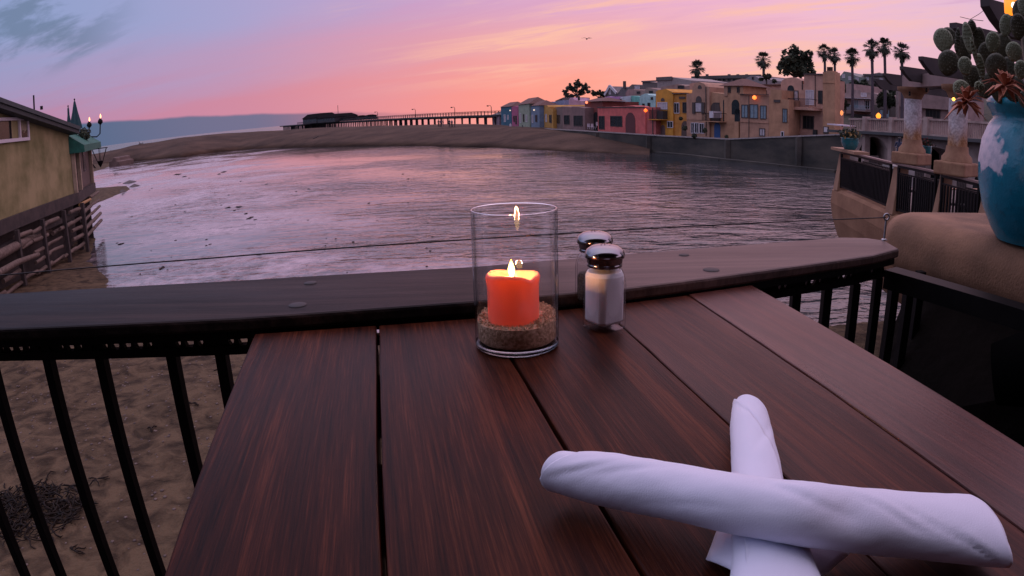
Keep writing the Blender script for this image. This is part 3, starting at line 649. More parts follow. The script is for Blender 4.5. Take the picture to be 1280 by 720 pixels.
h = House('building', 'long dark roofed building on the skyline behind palms', (852, 160), (952, 142), wallmat('far_grey_tan', (.20, .15, .135)), 12, zg=6, group=GB)
h.walls([(856, 101.5), (868, 99), (952, 94.6)]); h.slab(866, 952, 95.6, 98.2, .5, greyroof, 'eave')
for px in (884.5, 912, 923, 934): h.slab(px - 1.3, px + 1.3, 92.8, 96, .3, greyroof, 'chimney')
for i in range(8): h.win(873 + i * 6.2, 875.5 + i * 6.2, 99.6 - i * .2, 102 - i * .2, bars=0)
h = House('building', 'grey gabled roof house near the round dark tree', (930, 138), (952, 134), mat('grey_gable', (.17, .15, .15), (.22, .19, .19), 2), 9, zg=6, group=GB)
h.walls([(931, 99), (938, 94.6), (944, 95.2), (952, 99.5)]); h.win(940.5, 942, 96.6, 99)

# --- hillside at the right behind the bridge
hz = MB()
hs = [(1040, 107, 175), (1052, 104, 175), (1075, 105, 170), (1100, 109, 165), (1130, 113, 160), (1160, 117, 150), (1200, 121, 145), (1260, 125, 140), (1340, 128, 135)]
vs = []
for px, y, d in hs:
    vs += [atd(px, 150 + (px - 1050) * .1, 100), atd(px, y + 14, d - 28), atd(px, y, d), atd(px, y + 3, d + 60)]
for i, v in enumerate(vs):
    if i % 4 == 0: v.z = 4.2
hz.add(vs, [(i * 4 + k, i * 4 + k + 1, i * 4 + k + 5, i * 4 + k + 4) for i in range(len(hs) - 1) for k in range(3)], True)
tag(hz.build('terrain', mat('scrub_hillside', (.022, .026, .016), (.055, .05, .03), 1.2, .95, bump=.4, bscale=1.5)), kind='structure')
h = House('building', 'green grey gabled house on top of the hill', (1047, 170), (1080, 166), mat('sage_siding', (.13, .15, .13), (.18, .19, .165), 2), 9, zg=12, group=GB)
h.walls([(1048, 97.5), (1055, 89.2), (1062, 90.3), (1070, 95), (1080, 97.6)]); h.win(1053, 1056, 93, 97, glass_sky, trim_w); h.win(1061, 1063.5, 96, 99.5, glass_sky, trim_w); h.win(1070, 1073, 97.5, 100.5, glass_sky, trim_w)
h = House('building', 'brown roofed hilltop house behind the palms', (1076, 168), (1108, 164), mat('hill_brown', (.15, .115, .10), (.2, .155, .135), 2), 9, zg=12, group=GB)
h.walls([(1076, 96), (1083, 93.6), (1099, 90.6), (1104, 93), (1108, 97)]); h.slab(1080, 1108, 92.4, 95, .5, greyroof, 'eave'); h.win(1083, 1086, 96.5, 100, glass_sky, trim_w); h.win(1100, 1103, 98, 104, glass_sky, trim_w)
h = House('building', 'pale balconied apartment house behind the palm trunks', (1045, 118), (1097, 112), wallmat('rosy_grey', (.27, .19, .17)), 9, zg=4, group=GB)
h.walls([(1045, 118), (1047, 116), (1057.5, 116), (1057.5, 104.5), (1063.5, 104.5), (1063.5, 112), (1076, 113), (1076, 115), (1088, 115.5), (1097, 117.5)])
h.win(1049, 1054.5, 118, 121.5, DK, trim_w); h.win(1077, 1083, 116.6, 120.3, glass_sky, trim_w); h.win(1047, 1054, 125, 135, DK, trim_w); h.win(1068, 1073, 125, 135, glass_blue, trim_w, bars=1); h.win(1074.5, 1080, 125, 136, glass_sky, trim_w); h.win(1082, 1087, 126, 136, DK, trim_w)
h.balcony(1065, 1089, 132, 138.5, 1.6, mat('pale_blue_rail', (.2, .28, .33))); h.slab(1045, 1091, 122, 123.3, 1.3, trim_w, 'eave'); h.slab(1045, 1097, 141, 150, .4, mat('deep_brown_base', (.03, .024, .022)), 'garage_front')
h = House('building', 'pinkish stucco shop behind the first column', (1122, 104), (1190, 98), wallmat('pink_stucco', (.25, .165, .15)), 9, zg=4.5, group=GB)
h.walls([(1122, 113.5), (1134, 109), (1150, 110), (1190, 113)]); h.win(1158, 1175, 137, 147, DK, trim_d, bars=3); h.win(1132, 1133.6, 117, 119, DK); h.slab(1124, 1190, 133.5, 135.5, .6, trim_d, 'awning_board')
h = House('building', 'dark low building right of the apartment house', (1092, 108), (1124, 104), mat('dim_wall', (.06, .045, .04), (.09, .07, .06), 2), 9, zg=4, group=GB)
h.walls([(1092, 131), (1124, 130)]); h.win(1100, 1112, 137, 147, glass_blue, trim_d, bars=2)
st = MB(); p = atd(1098, 147, 92); st.lathe([(.05, -.2), (.28, 0), (.36, .25), (.2, .5), (.02, .62)], n=10)
tag(st.build('street_light', glow('sodium_glow', (1, .25, .02), 2.4), None, p), 'orange glowing lantern above the bridge parapet', 'lamp')
st = MB(); p = atd(1052, 142.5, 90); st.lathe([(.05, -.2), (.2, 0), (.24, .25), (.02, .5)], n=10)
tag(st.build('street_light', glow('dim_amber_glow', (1, .30, .10), 1.3), None, p), 'small amber lamp beside the square tan tower', 'lamp')
aw = MB(); a, b = atd(1042, 155.5, 84), atd(1062, 157.5, 82); aw.bar(a, b, 2.2, .15); 
tag(aw.build('awning', mat('pale_canvas', (.55, .47, .52)), None), 'pale flat awning at the foot of the tan tower', 'awning')

# ------------------------------------------------------------------ bridge
br = empty('bridge', (0, 0, 0), label='arched concrete bridge with baluster parapet crossing the creek', cat='bridge')
def brd(px): return 80 - (px - 1060) * .085
def bp_(px, y): return atd(px, y, brd(px))
railtop = [(1060, 149), (1083, 148.6), (1116, 149.5), (1154, 149), (1195, 151), (1230, 153.5), (1290, 157), (1350, 161)]
bc = mat('weathered_bridge_concrete', (.26, .175, .15), (.38, .275, .235), .8, .85, bump=.02, bscale=6)
m1 = MB(); m2 = MB(); m3 = MB()
def lerp_t(tab, px):
    for (a, b), (c_, d) in zip(tab, tab[1:]):
        if px <= c_: return b + (d - b) * (px - a) / (c_ - a)
    return tab[-1][1]
bot = [(1060, 162), (1083, 163.5), (1116, 165), (1160, 168), (1230, 174.5), (1350, 183)]
pp = list(range(1062, 1342, 7)) + [1342]
nb_ = Vector((.35, .94, 0))
for a, b in zip(pp, pp[1:]):
    A0, B0 = bp_(a, lerp_t(railtop, a)), bp_(b, lerp_t(railtop, b)); A1, B1 = bp_(a, lerp_t(bot, a)), bp_(b, lerp_t(bot, b))
    m1.bar(A0, B0, .35, .2); m3.bar(A1 + Vector((0, 0, -.1)), B1 + Vector((0, 0, -.1)), .5, .35)
    nbal = 3
    for i in range(nbal):
        t = (i + .5) / nbal; P, Q = A0.lerp(B0, t), A1.lerp(B1, t); m2.box(P.x - .055, P.x + .055, P.y - .055, P.y + .055, Q.z + .07, P.z - .1)
m1.build('parapet_rail', bc, br); m3.build('deck_edge', bc, br); m2.build('balustrade', bc, br)
for px in (1083, 1116, 1160, 1207):
    b_ = MB(); P = bp_(px, lerp_t(railtop, px)); b_.box(P.x - .35, P.x + .35, P.y - .35, P.y + .35, -1, P.z + .25); b_.build('post', bc, br)
def archwall(pxa, pxb, x0, x1, ytop, ybase):      # spandrel wall with an arch cut out between x0 and x1
    top = []; cols_ = 14; vs = []; n = 0; m = MB()
    allp = [pxa] + [x0 + (x1 - x0) * i / cols_ for i in range(cols_ + 1)] + [pxb]
    for px in allp:
        T = bp_(px, lerp_t(bot, px) + 1.5)
        if x0 - .01 <= px <= x1 + .01:
            t = (px - (x0 + x1) / 2) / ((x1 - x0) / 2); yy = ybase - (ybase - ytop) * math.sqrt(max(0, 1 - t * t))
            B_ = bp_(px, yy)
        else: B_ = Vector((T.x, T.y, -1.2))
        if abs(px - x0) < .01 or abs(px - x1) < .01: B_ = Vector((T.x, T.y, -1.2))
        vs += [T, B_, T + nb_ * 7, B_ + nb_ * 7]
    k = len(allp)
    fs = []
    for i in range(k - 1):
        a, b = i * 4, i * 4 + 4; fs += [(a, b, b + 1, a + 1), (a + 2, a + 3, b + 3, b + 2), (a + 1, b + 1, b + 3, a + 3), (a, a + 2, b + 2, b)]
    fs += [(0, 1, 3, 2)]; m.add(vs, fs); return m
archwall(1062, 1116, 1071, 1113, 171.0, 205).build('spandrel', bc, br)
archwall(1118, 1207, 1122, 1203, 183.5, 215).build('spandrel', bc, br)
archwall(1207.3, 1342, 1213, 1330, 192, 235).build('spandrel', bc, br)
dk_ = MB()
for a, b in zip(pp, pp[1:]):
    A0, B0 = bp_(a, lerp_t(bot, a)), bp_(b, lerp_t(bot, b)); dk_.bar(A0 + nb_ * 3.7 + Vector((0, 0, -.3)), B0 + nb_ * 3.7 + Vector((0, 0, -.3)), 6.4, .3)
dk_.build('deck', mat('asphalt', (.05, .05, .05)), br)
# creek bank behind the bridge arches, under-bridge shade put into its dark colour
cb = MB(); vs = []
for px in range(1040, 1400, 30):
    a = atd(px, 200, brd(px) + 22); vs += [(a.x, a.y, -.5), (a.x + 3, a.y + 7, 1.6), (a.x + 14, a.y + 34, 5.0)]
cb.add(vs, [(i * 3 + k, i * 3 + k + 1, i * 3 + k + 4, i * 3 + k + 3) for i in range(len(vs) // 3 - 1) for k in range(2)], True)
tag(cb.build('creek_bank', mat('shade_dark_creek_scrub', (.012, .012, .009), (.03, .027, .018), 1.2, .95)), kind='structure')

# ------------------------------------------------------------------ pier
pr = empty('pier', (0, 0, 0), label='long timber pier on piles reaching out to sea behind the beach', cat='pier')
wp = mat('dark_pier_timber', (.018, .014, .015), (.035, .028, .03), .5, .8)
# deck line: near end by the houses, far end out at sea
P0 = atd(640, 147, 205); P1 = atd(378, 152.8, 420)
P0.z = 5.15; P1.z = 5.5
D = (P1 - P0); Lp = D.length; D.normalize(); Nn = Vector((-D.y, D.x, 0)).normalized()
if Nn.y < 0: Nn = -Nn
dkm = MB(); dkm.bar(P0 - D * 12, P1, 6.5, .55); dkm.build('deck', wp, pr)
rl = MB()
for s_ in (-3.2, 3.2):
    for zz in (1.15, .75): rl.bar(P0 - D * 12 + Nn * s_ + Vector((0, 0, .3 + zz)), P1 + Nn * s_ + Vector((0, 0, .3 + zz)), .12, .16)
    for i in range(110):
        c_ = P0 + D * (Lp * i / 109) + Nn * s_; rl.box(c_.x - .08, c_.x + .08, c_.y - .08, c_.y + .08, c_.z + .25, c_.z + 1.45)
rl.build('railing', wp, pr)
for i in range(46):
    c_ = P0 + D * (Lp * i / 45); b_ = MB()
    for s_ in (-2.7, 0, 2.7):
        q_ = c_ + Nn * s_; b_.tube([(q_.x + s_ * .05, q_.y, -1.4), (q_.x, q_.y, q_.z - .28)], .24, 7)
    b_.bar(c_ - Nn * 3.2 + Vector((0, 0, -.45)), c_ + Nn * 3.2 + Vector((0, 0, -.45)), .35, .4)
    b_.build('pile_bent', wp, pr)
hd = MB(); e = P1 + D * -8; hd.bar(e - D * 30, e + D * 22, 22, .55); hd.build('pier_head', wp, pr)
for i in range(16):
    c_ = e - D * 28 + D * (46 * i / 15); b_ = MB()
    for s_ in (-9.5, -4.5, 4.5, 9.5): q_ = c_ + Nn * s_; b_.tube([(q_.x, q_.y, -1.4), (q_.x, q_.y, q_.z - .28)], .3, 6)
    b_.bar(c_ - Nn * 10 + Vector((0, 0, -.45)), c_ + Nn * 10 + Vector((0, 0, -.45)), .35, .4); b_.build('pile_bent', wp, pr)
def pierbox(name, label, pa, pb, ytop, ymid, depth=9, mm=None):
    a, b = atd(pa, ytop, 1), atd(pb, ytop, 1)
    # place on deck centre line by azimuth
    def on(px):
        d = ray(px, 150); den = d.x * D.y - d.y * D.x
        t = (P0.x * D.y - P0.y * D.x) / den; return Vector((d.x * t, d.y * t, 0)), t
    A_, ta = on(pa); B_, tb = on(pb); da = A_.length; db = B_.length
    za, zb = atd(pa, ytop, da).z, atd(pb, ytop, db).z
    r_ = empty(name, (A_.x, A_.y, 5.75), math.atan2(B_.y - A_.y, B_.x - A_.x), label, 'building')
    L_ = (B_ - A_).length; H = max(2.2, (za + zb) / 2 - 5.75)
    w_ = MB(); w_.box(0, L_, -depth / 2, depth / 2, 0, H * ymid); w_.build('wall', mm or wallmat('grey_shed', (.035, .03, .033)), r_)
    f_ = MB(); x0, x1, y0, y1 = -.6, L_ + .6, -depth / 2 - .6, depth / 2 + .6; z0, z1 = H * ymid, H; i_ = min(2.6, L_ / 3)
    f_.add([(x0, y0, z0), (x1, y0, z0), (x1, y1, z0), (x0, y1, z0), (x0 + i_, y0 + 3, z1), (x1 - i_, y0 + 3, z1), (x1 - i_, y1 - 3, z1), (x0 + i_, y1 - 3, z1)],
           [(0, 1, 5, 4), (1, 2, 6, 5), (2, 3, 7, 6), (3, 0, 4, 7), (4, 5, 6, 7), (0, 3, 2, 1)]); f_.build('roof', mat('pier_roof', (.010, .009, .010), (.02, .018, .019), 2, 1., spec=.0), r_)
    n = max(1, int(L_ / 4)); 
    for i in range(n):
        g_ = MB(); g_.box((i + .3) * L_ / n, (i + .7) * L_ / n, -depth / 2 - .05, -depth / 2 + .01, H * .2, H * ymid * .75); g_.build('window', glass_dark, r_)
pierbox('restaurant_building', 'long low hip roofed building at the seaward end of the pier', 391, 409, 141.8, .55, 12)
pierbox('restaurant_building', 'second wider building on the pier beside the mast', 410, 433, 142.3, .6, 12)
pierbox('bait_shop', 'small lean hut landward of the pier restaurant', 434, 439, 146.5, .7, 7)
pierbox('hut', 'tiny kiosk standing mid pier', 450.5, 454, 146.2, .8, 4)
pierbox('hut', 'tiny kiosk with light roof near the second pier lamp', 461.5, 466, 145.6, .8, 4)
def onpier(px, s_=0):
    d = ray(px, 150); den = d.x * D.y - d.y * D.x; t = (P0.x * D.y - P0.y * D.x) / den; return Vector((d.x * t, d.y * t, 5.6)) + Nn * s_
for px, y, w_ in ((380.5, 146.5, 'at the seaward tip of the pier'), (465, 140, 'right of the two pier kiosks'), (511.5, 136.5, 'midway along the pier'), (560, 134, 'above the dark figures on the beach'), (605, 132, 'on the pier nearest the teal house')):
    p = onpier(px, 2.8); zt = atd(px, y, math.hypot(p.x, p.y)).z; r_ = empty('street_lamp', p, 0, 'tall curved pier lamp post ' + w_, 'lamp post', 'lamp posts along the pier')
    b_ = MB(); h_ = zt - p.z; b_.tube([(0, 0, 0), (0, 0, h_ - .5), (-.2, 0, h_ - .1), (-.7, 0, h_)], [.13, .1, .08, .07], 6); b_.build('pole', black_steel, r_)
    b_ = MB(); b_.lathe([(.05, .12), (.4, 0), (.36, -.18), (.05, -.3)], (-1.1, 0, h_ - .05), 8); b_.build('lamp_head', black_steel, r_)
p = onpier(423); b_ = MB(); zt = atd(423, 131.5, math.hypot(p.x, p.y)).z; b_.tube([p, (p.x, p.y, zt)], .12, 5)
tag(b_.build('mast', black_steel), 'thin mast rising from the pier restaurant roof', 'mast')

# ------------------------------------------------------------------ trees and palms
leaf = mat('dark_foliage', (.016, .024, .014), (.045, .055, .025), 1.5, .85)
leaf2 = mat('eucalyptus_foliage', (.022, .03, .022), (.05, .055, .035), 1.5, .85)
bark = mat('tree_bark', (.05, .035, .03), (.09, .065, .055), 4, .9)
palm_leaf = mat('palm_foliage', (.014, .022, .013), (.035, .045, .022), 1.5, .7)
palm_bark = mat('palm_bark', (.045, .035, .045), (.08, .065, .075), 5, .9)
def tree(px, ybase, d, lobes, label, name='tree', lm=None, trunk=None, n=900, size=.35, zb=None):
    # lobes: (px, py, rpx)
    sc = d * math.tan(K1); base = atd(px, ybase, d)
    if zb is not None: base.z = zb
    r_ = empty(name, base, 0, label, 'tree')
    rnd = random.Random(int(px * 7)); cr_ = MB(); tot = sum(l[2] ** 2 for l in lobes); cen = []
    for lx, ly, lr in lobes:
        c_ = atd(lx, ly, d + rnd.uniform(-1, 1) * lr * sc * .6) - base; rad = lr * sc; cen.append((c_, rad))
        subs = []
        for q0 in range(7):
            u0 = Vector((rnd.gauss(0, 1), rnd.gauss(0, 1), rnd.gauss(0, 1))).normalized() * rad * rnd.uniform(.55, 1.1); subs.append((c_ + u0, rad * rnd.uniform(.2, .42)))
        for i in range(int(n * lr * lr / tot)):
            if i % 3:
                sc0, sr0 = subs[rnd.randrange(7)]; v = Vector((rnd.gauss(0, 1), rnd.gauss(0, 1), rnd.gauss(0, 1))).normalized() * sr0 * rnd.uniform(.3, 1.0); p = sc0 + v; s_ = size * rnd.uniform(.4, 1.1)
                a = Vector((rnd.uniform(-1, 1), rnd.uniform(-1, 1), rnd.uniform(-.6, .6))).normalized() * s_; b = a.cross(Vector((rnd.uniform(-1, 1), rnd.uniform(-1, 1), rnd.uniform(-1, 1)))).normalized() * s_ * .6
                cr_.add([p - a, p + b * .8, p + a, p - b * .8], [(0, 1, 2, 3)]); continue
            v = Vector((rnd.gauss(0, 1), rnd.gauss(0, 1), rnd.gauss(0, 1))).normalized() * rad * .85 * rnd.uniform(.3, 1.0) ** .5
            v.z *= .85; p = c_ + v; s_ = size * rnd.uniform(.5, 1.3)
            a = Vector((rnd.uniform(-1, 1), rnd.uniform(-1, 1), rnd.uniform(-.6, .6))).normalized() * s_; b = a.cross(Vector((rnd.uniform(-1, 1), rnd.uniform(-1, 1), rnd.uniform(-1, 1)))).normalized() * s_ * .6
            cr_.add([p - a, p + b * .8, p + a, p - b * .8], [(0, 1, 2, 3)])
    cr_.build('crown', lm or leaf, r_, fix=False)
    t_ = MB(); top = sum((c_ for c_, _ in cen), Vector()) / len(cen); fork = Vector((top.x * .4, top.y * .4, max(.5, top.z * .45)))
    tw = trunk or .3
    t_.tube([(0, 0, -.5), fork * .5, fork], [tw, tw * .85, tw * .7], 8)
    for c_, rad in cen: t_.tube([fork, fork.lerp(c_, .55) + Vector((0, 0, -.1 * rad)), c_], [tw * .5, tw * .3, tw * .12], 6)
    t_.build('trunk', bark, r_)
    return r_
tree(992, 110, 112, [(985, 72, 11), (1000, 71, 11), (992, 62, 7), (1010, 68, 7), (981, 86, 11), (997, 86, 13), (1010, 83, 9), (975, 83, 5), (1002, 78, 12), (988, 80, 12), (1015, 90, 6)], 'large rounded dark tree standing behind the tall tan house', n=3200, size=.42, trunk=.45)
tree(722, 126, 170, [(722, 104, 5), (712, 110, 5), (731, 109, 5), (718, 112, 4.5), (727, 116, 5), (708, 119, 4), (714, 120, 3.5), (735, 114, 3), (722, 107, 4), (706, 115, 3)], 'airy flat topped eucalyptus tree behind the lilac house', n=1500, size=.42, lm=leaf2, trunk=.35)
tree(746, 126, 165, [(743, 117, 4), (749, 116, 4.2), (755, 118, 4), (760, 120, 2.5)], 'low dark shrubby tree right of the eucalyptus', n=700, size=.4)
tree(958, 102, 118, [(957, 97, 3.5), (961, 96, 3.5), (951, 99, 3), (968, 101, 3)], 'small bushy tree under the second palm', n=500, size=.3, trunk=.15)
tree(1108, 138, 100, [(1104, 120, 6), (1113, 122, 6), (1108, 130, 6), (1116, 128, 4.5), (1101, 127, 5)], 'squat shaggy green tree beside the palm trunks above the bridge', n=1500, size=.4)
tree(1057, 140, 100, [(1056, 128, 3), (1055, 134, 3), (1059, 131, 2.5)], 'slim cypress like tree before the apartment house', n=500, size=.25, trunk=.12)
for i, (px, y, w_) in enumerate(((1060, 110, 'below the green grey gable'), (1075, 106, 'between the two hilltop houses'), (1047, 108, 'right beside the square tan tower'), (1088, 111, 'under the brown roofed hilltop house'), (1120, 112, 'at the right end of the hilltop'))):
    tree(px, y + 10, 146, [(px - 5, y, 5), (px + 4, y - 1, 5.5), (px, y + 5, 6), (px + 9, y + 4, 4.5)], 'dark hillside tree ' + w_, n=900, size=.5)
for i, (px, y, d, s_, w_) in enumerate(((881, 163, 92.5, 3.2, 'against the tan house with the arched window'), (868, 170, 94, 3.4, 'at the foot of the tan house wall'), (851, 148, 97, 2.2, 'hanging on the ochre wing'), (856, 160, 96, 3.5, 'beside the arched brown gate'), (908, 171, 90.5, 2.2, 'right of the blue door'))):
    c_ = atd(px, y, d); b_ = MB(); rnd = random.Random(i); sc = d * math.tan(K1) * s_
    for k in range(220):
        v = Vector((rnd.gauss(0, 1), rnd.gauss(0, 1), rnd.gauss(0, 1))).normalized() * sc * rnd.uniform(.3, 1); a = Vector((rnd.uniform(-1, 1), rnd.uniform(-1, 1), rnd.uniform(-1, 1))).normalized() * .14; b = a.cross(v).normalized() * .09
        b_.add([v - a, v + b, v + a, v - b], [(0, 1, 2, 3)])
    tag(b_.build('shrub', leaf, None, c_, fix=False), 'small dark shrub ' + w_, 'plant')

def palm_crown(seed, R_, skirt=True):
    rnd = random.Random(seed); b = MB()
    for i in range(58):
        az_ = rnd.uniform(0, 6.28); el_ = R(rnd.uniform(-55, 85)); stem = R_ * rnd.uniform(.42, .55)
        d = Vector((math.cos(az_) * math.cos(el_), math.sin(az_) * math.cos(el_), math.sin(el_)))
        p0 = Vector((0, 0, 0)); p1 = d * stem; b.tube([p0, p1], [.035, .02], 4, caps=False)
        side = d.cross(Vector((0, 0, 1)) if abs(d.z) < .95 else Vector((1, 0, 0))).normalized(); upv = side.cross(d)
        for k in range(11):
            a = R(-70 + 140 * k / 10); dd = (d * math.cos(a) + side * math.sin(a)).normalized(); ln = R_ * .52 * (1 - .28 * abs(a) / 1.3) * rnd.uniform(.85, 1.1)
            w = dd.cross(upv).normalized() * R_ * .032; q1 = p1 + dd * ln * .6 + upv * .03; q2 = p1 + dd * ln + Vector((0, 0, -.16 * R_)) * rnd.uniform(.5, 1)
            b.add([p1, q1 - w, q2, q1 + w], [(0, 1, 2, 3)])
    if skirt:
        for i in range(60):
            az_ = rnd.uniform(0, 6.28); r0 = R_ * rnd.uniform(.08, .2); z0 = -R_ * rnd.uniform(.1, .75); c_ = Vector((math.cos(az_), math.sin(az_), 0))
            w = Vector((-c_.y, c_.x, 0)) * R_ * .07; p = c_ * r0 + Vector((0, 0, z0)); q_ = c_ * (r0 + R_ * rnd.uniform(.08, .22)) + Vector((0, 0, z0 - R_ * rnd.uniform(.25, .4)))
            b.add([p - w, p + w, q_ + w * .4, q_ - w * .4], [(0, 1, 2, 3)])
    return b
for i, (px, y, rp, ybot, d, lab) in enumerate(((871, 85, 10.5, 108, 150, 'stout palm alone on the skyline above the tan arched window house'), (954, 75, 10.5, 103, 145, 'palm left of the large rounded dark tree'),
        (1030.5, 65, 10, 100, 140, 'left palm of the pair above the square tan tower'), (1043, 69, 9.5, 100, 145, 'right palm of the pair above the square tan tower'),
        (1065, 70.5, 10.5, 150, 96, 'palm with long trunk standing before the apartment house'), (1089.7, 60.5, 11.5, 147, 94, 'leftmost of the three close tall palms above the bridge'),
        (1105.5, 57.5, 11, 140, 98, 'middle and tallest of the three close tall palms'), (1127, 64.5, 11.5, 150, 92, 'rightmost of the three close tall palms'))):
    c_ = atd(px, y, d); base = atd(px + (.0 if i < 4 else -.8), ybot, d); base.x, base.y = c_.x, c_.y
    r_ = empty('palm_tree', base, 0, lab, 'palm tree', 'palm trees above the town'); rad = rp * d * math.tan(K1) * 1.22
    h_ = c_.z - base.z; t_ = MB(); t_.tube([(0, 0, -1.5), (rad * .03, 0, h_ * .5), (0, 0, h_ - rad * .1)], [rad * .17, rad * .13, rad * .14], 9); t_.build('trunk', palm_bark, r_)
    o = palm_crown(i, rad).build('crown', palm_leaf, r_, (0, 0, h_), fix=False)

# utility pole by the bridge
p = atd(1121.5, 147, 88); r_ = empty('utility_pole', (p.x, p.y, 4), 0, 'pale wooden utility pole at the bridge beside the rightmost palm', 'pole'); zt = atd(1124, 107, 88).z - 4
b_ = MB(); b_.tube([(0, 0, 0), (0, 0, zt)], [.24, .19], 8); b_.build('pole', mat('pale_pole_wood', (.13, .10, .09), (.2, .155, .14), 3), r_); b_ = MB(); b_.box(-.3, .3, -.3, .3, zt, zt + .25); b_.build('cap', trim_d, r_)

# ------------------------------------------------------------------ left building on log cribbing
olive = mat('mottled_olive_stucco', (.13, .12, .038), (.30, .245, .115), .5, .85, bump=.006, bscale=25, det=7, lo=.36, hi=.62)
h = House('building', 'olive stucco restaurant with sloping dark roof on log cribbing at the left', (0, 33), (86, 42), olive, 6, zg=3.5, cat='building')
LB = h
kk = h.k
h.walls([(-90, 98), (0, 131), (83, 161), (86, 162)], below=0)
def hp(px, py, off=0): x, z = h.loc(px, py, off); return Vector((x, kk * off, z))
rf = MB(); a, b = hp(-90, 93, -.5), hp(97, 159.5, -.5)
rf.prism([(a.x, a.z), (b.x, b.z), (b.x, b.z - .38), (a.x, a.z - .38)], kk * -.6, kk * 6.6)
o = rf.build('roof', mat('dark_green_roofing', (.010, .018, .020), (.02, .03, .032), 1.5, .7), h.root)
fb = MB(); fb.prism([(a.x, a.z + .05), (b.x + .05, b.z + .05), (b.x + .05, b.z - .16), (a.x, a.z - .16)], kk * -.68, kk * -.603); fb.build('fascia_board', mat('grey_green_fascia', (.02, .035, .038), (.035, .05, .052), 2, .7), o)
pm_ = MB(); v = hp(42.8, 137, 1.5); v2 = hp(42, 119, 1.5); pm_.tube([v, v2], .05, 6); pm_.build('vent_pipe', black_steel, o)
pm_ = MB(); v = hp(52, 137, 1.5); v2 = hp(51.8, 132.5, 1.5); pm_.tube([v, v2], .09, 6); pm_.build('vent_stub', black_steel, o)
w = h.win(-26, 11.8, 153, 176.5, glass_dark, None, bars=0, fw=.02); MB_ = MB()
x0, x1, z0, z1 = h.rect(-26, 32.5, 152.3, 174.5)
fr = MB()
for (xa, xb, za, zb) in ((x0 - .14, x1 + .14, z1, z1 + .14), (x0 - .14, x1 + .14, z0 - .16, z0), (x0 - .14, x0, z0, z1), (x1, x1 + .14, z0, z1), (x1 - 1.08, x1 - .96, z0, z1)): fr.box(xa, xb, kk * -.12, kk * -.002, za, zb)
fr.build('window_frame', trim_w, h.root)
cu = MB(); cu.box(x1 - .94, x1 - .02, kk * -.05, kk * .0, z0 + .02, z1 - .01); cu.build('curtained_pane', mat('olive_curtain', (.25, .21, .12), (.1, .09, .06), 3, .5, stretch=(8, 1, .5)), h.root)
ob = MB(); 
for i in range(6): ob.box(x1 - .92 + i * .15, x1 - .83 + i * .15, kk * -.08, kk * -.052, z0 + .02, z0 + .22 + .07 * ((i * 37) % 3)); 
ob.build('sill_bottles', glass_dark, h.root)
# side facade (towards the lagoon): posts, dark panels and a green awning along an oblique line
Lx = h.L
Cw = atd(111, 180, 51); dl_ = Cw - h.b; CL = Vector((dl_.dot(h.u), kk * dl_.dot(h.n), 0)); LBC = math.hypot(CL.x, CL.y); ce = CL / LBC; cn = Vector((ce.y, -ce.x, 0)); cn = cn if cn.x > 0 else -cn
def sp3(t, z, out=0.): return Vector((Lx, 0, 0)) + ce * t + cn * out + Vector((0, 0, z))
def sbox(t0, t1, o0_, o1_, z0, z1):
    b_ = MB(); b_.add([sp3(t, z, o_) for z in (z0, z1) for o_ in (o0_, o1_) for t in (t0, t1)], [(0, 2, 3, 1), (4, 5, 7, 6), (0, 1, 5, 4), (2, 6, 7, 3), (0, 4, 6, 2), (1, 3, 7, 5)]); return b_
sbox(.3, LBC, -.3, 0, 0, 2.75).build('side_panel', mat('dark_brown_panel', (.04, .028, .024), (.07, .045, .04), 2, .6), h.root)
for t in (.05, 2.2, LBC - .6): sbox(t, t + .35, .003, .22, -.6, 2.95).build('post', mat('weathered_tan_post', (.26, .20, .13), (.38, .30, .2), 3), h.root)
for t in (.7, 2.9, 5.2): sbox(t, t + 1.3, .003, .04, 1.0, 2.4).build('side_window', glass_dark, h.root)
aw = MB(); aw.add([sp3(-.2, 3.5, -.3), sp3(LBC, 3.6, -.3), sp3(LBC, 2.8, .9), sp3(-.2, 2.7, .9), sp3(-.2, 2.3, .92), sp3(LBC, 2.4, .92), sp3(-.2, 2.3, -.3)], [(0, 1, 2, 3), (3, 2, 5, 4), (0, 3, 4, 6)])
aw.build('awning', mat('dark_green_canvas', (.008, .08, .055), (.012, .12, .08), 4, .8), h.root, solid=.03)
# beams and joists
bt = mat('rotten_dark_timber', (.022, .017, .015), (.05, .036, .03), 2, .85); lgm = mat('driftwood_logs', (.075, .050, .036), (.17, .12, .09), 1.6, .85, stretch=(1, 5, 5), bump=.02, bscale=9)
xa = hp(-90, 290).x
for nm, z0, z1, y0 in (('sill_beam', -.62, -.003, -.22), ('lower_beam', -1.35, -1.1, -.05)):
    b_ = MB(); b_.box(xa, Lx + .25, kk * y0, kk * .35, z0, z1); b_.build(nm, bt, h.root)
sbox(.1, LBC, -.3, .25, -.62, -.003).build('side_beam', bt, h.root)
for i in range(6):
    x = Lx - .15 - i * 3.3; b_ = MB(); b_.box(x - .11, x + .11, kk * -.60, kk * -.40, -3.5, -.625 + .02); b_.build('pile', bt, h.root)
for i in range(3): sbox(.6 + 2.6 * i, .9 + 2.6 * i, -.25, .1, -3.6, -.625).build('pile', bt, h.root)
rnd = random.Random(5)
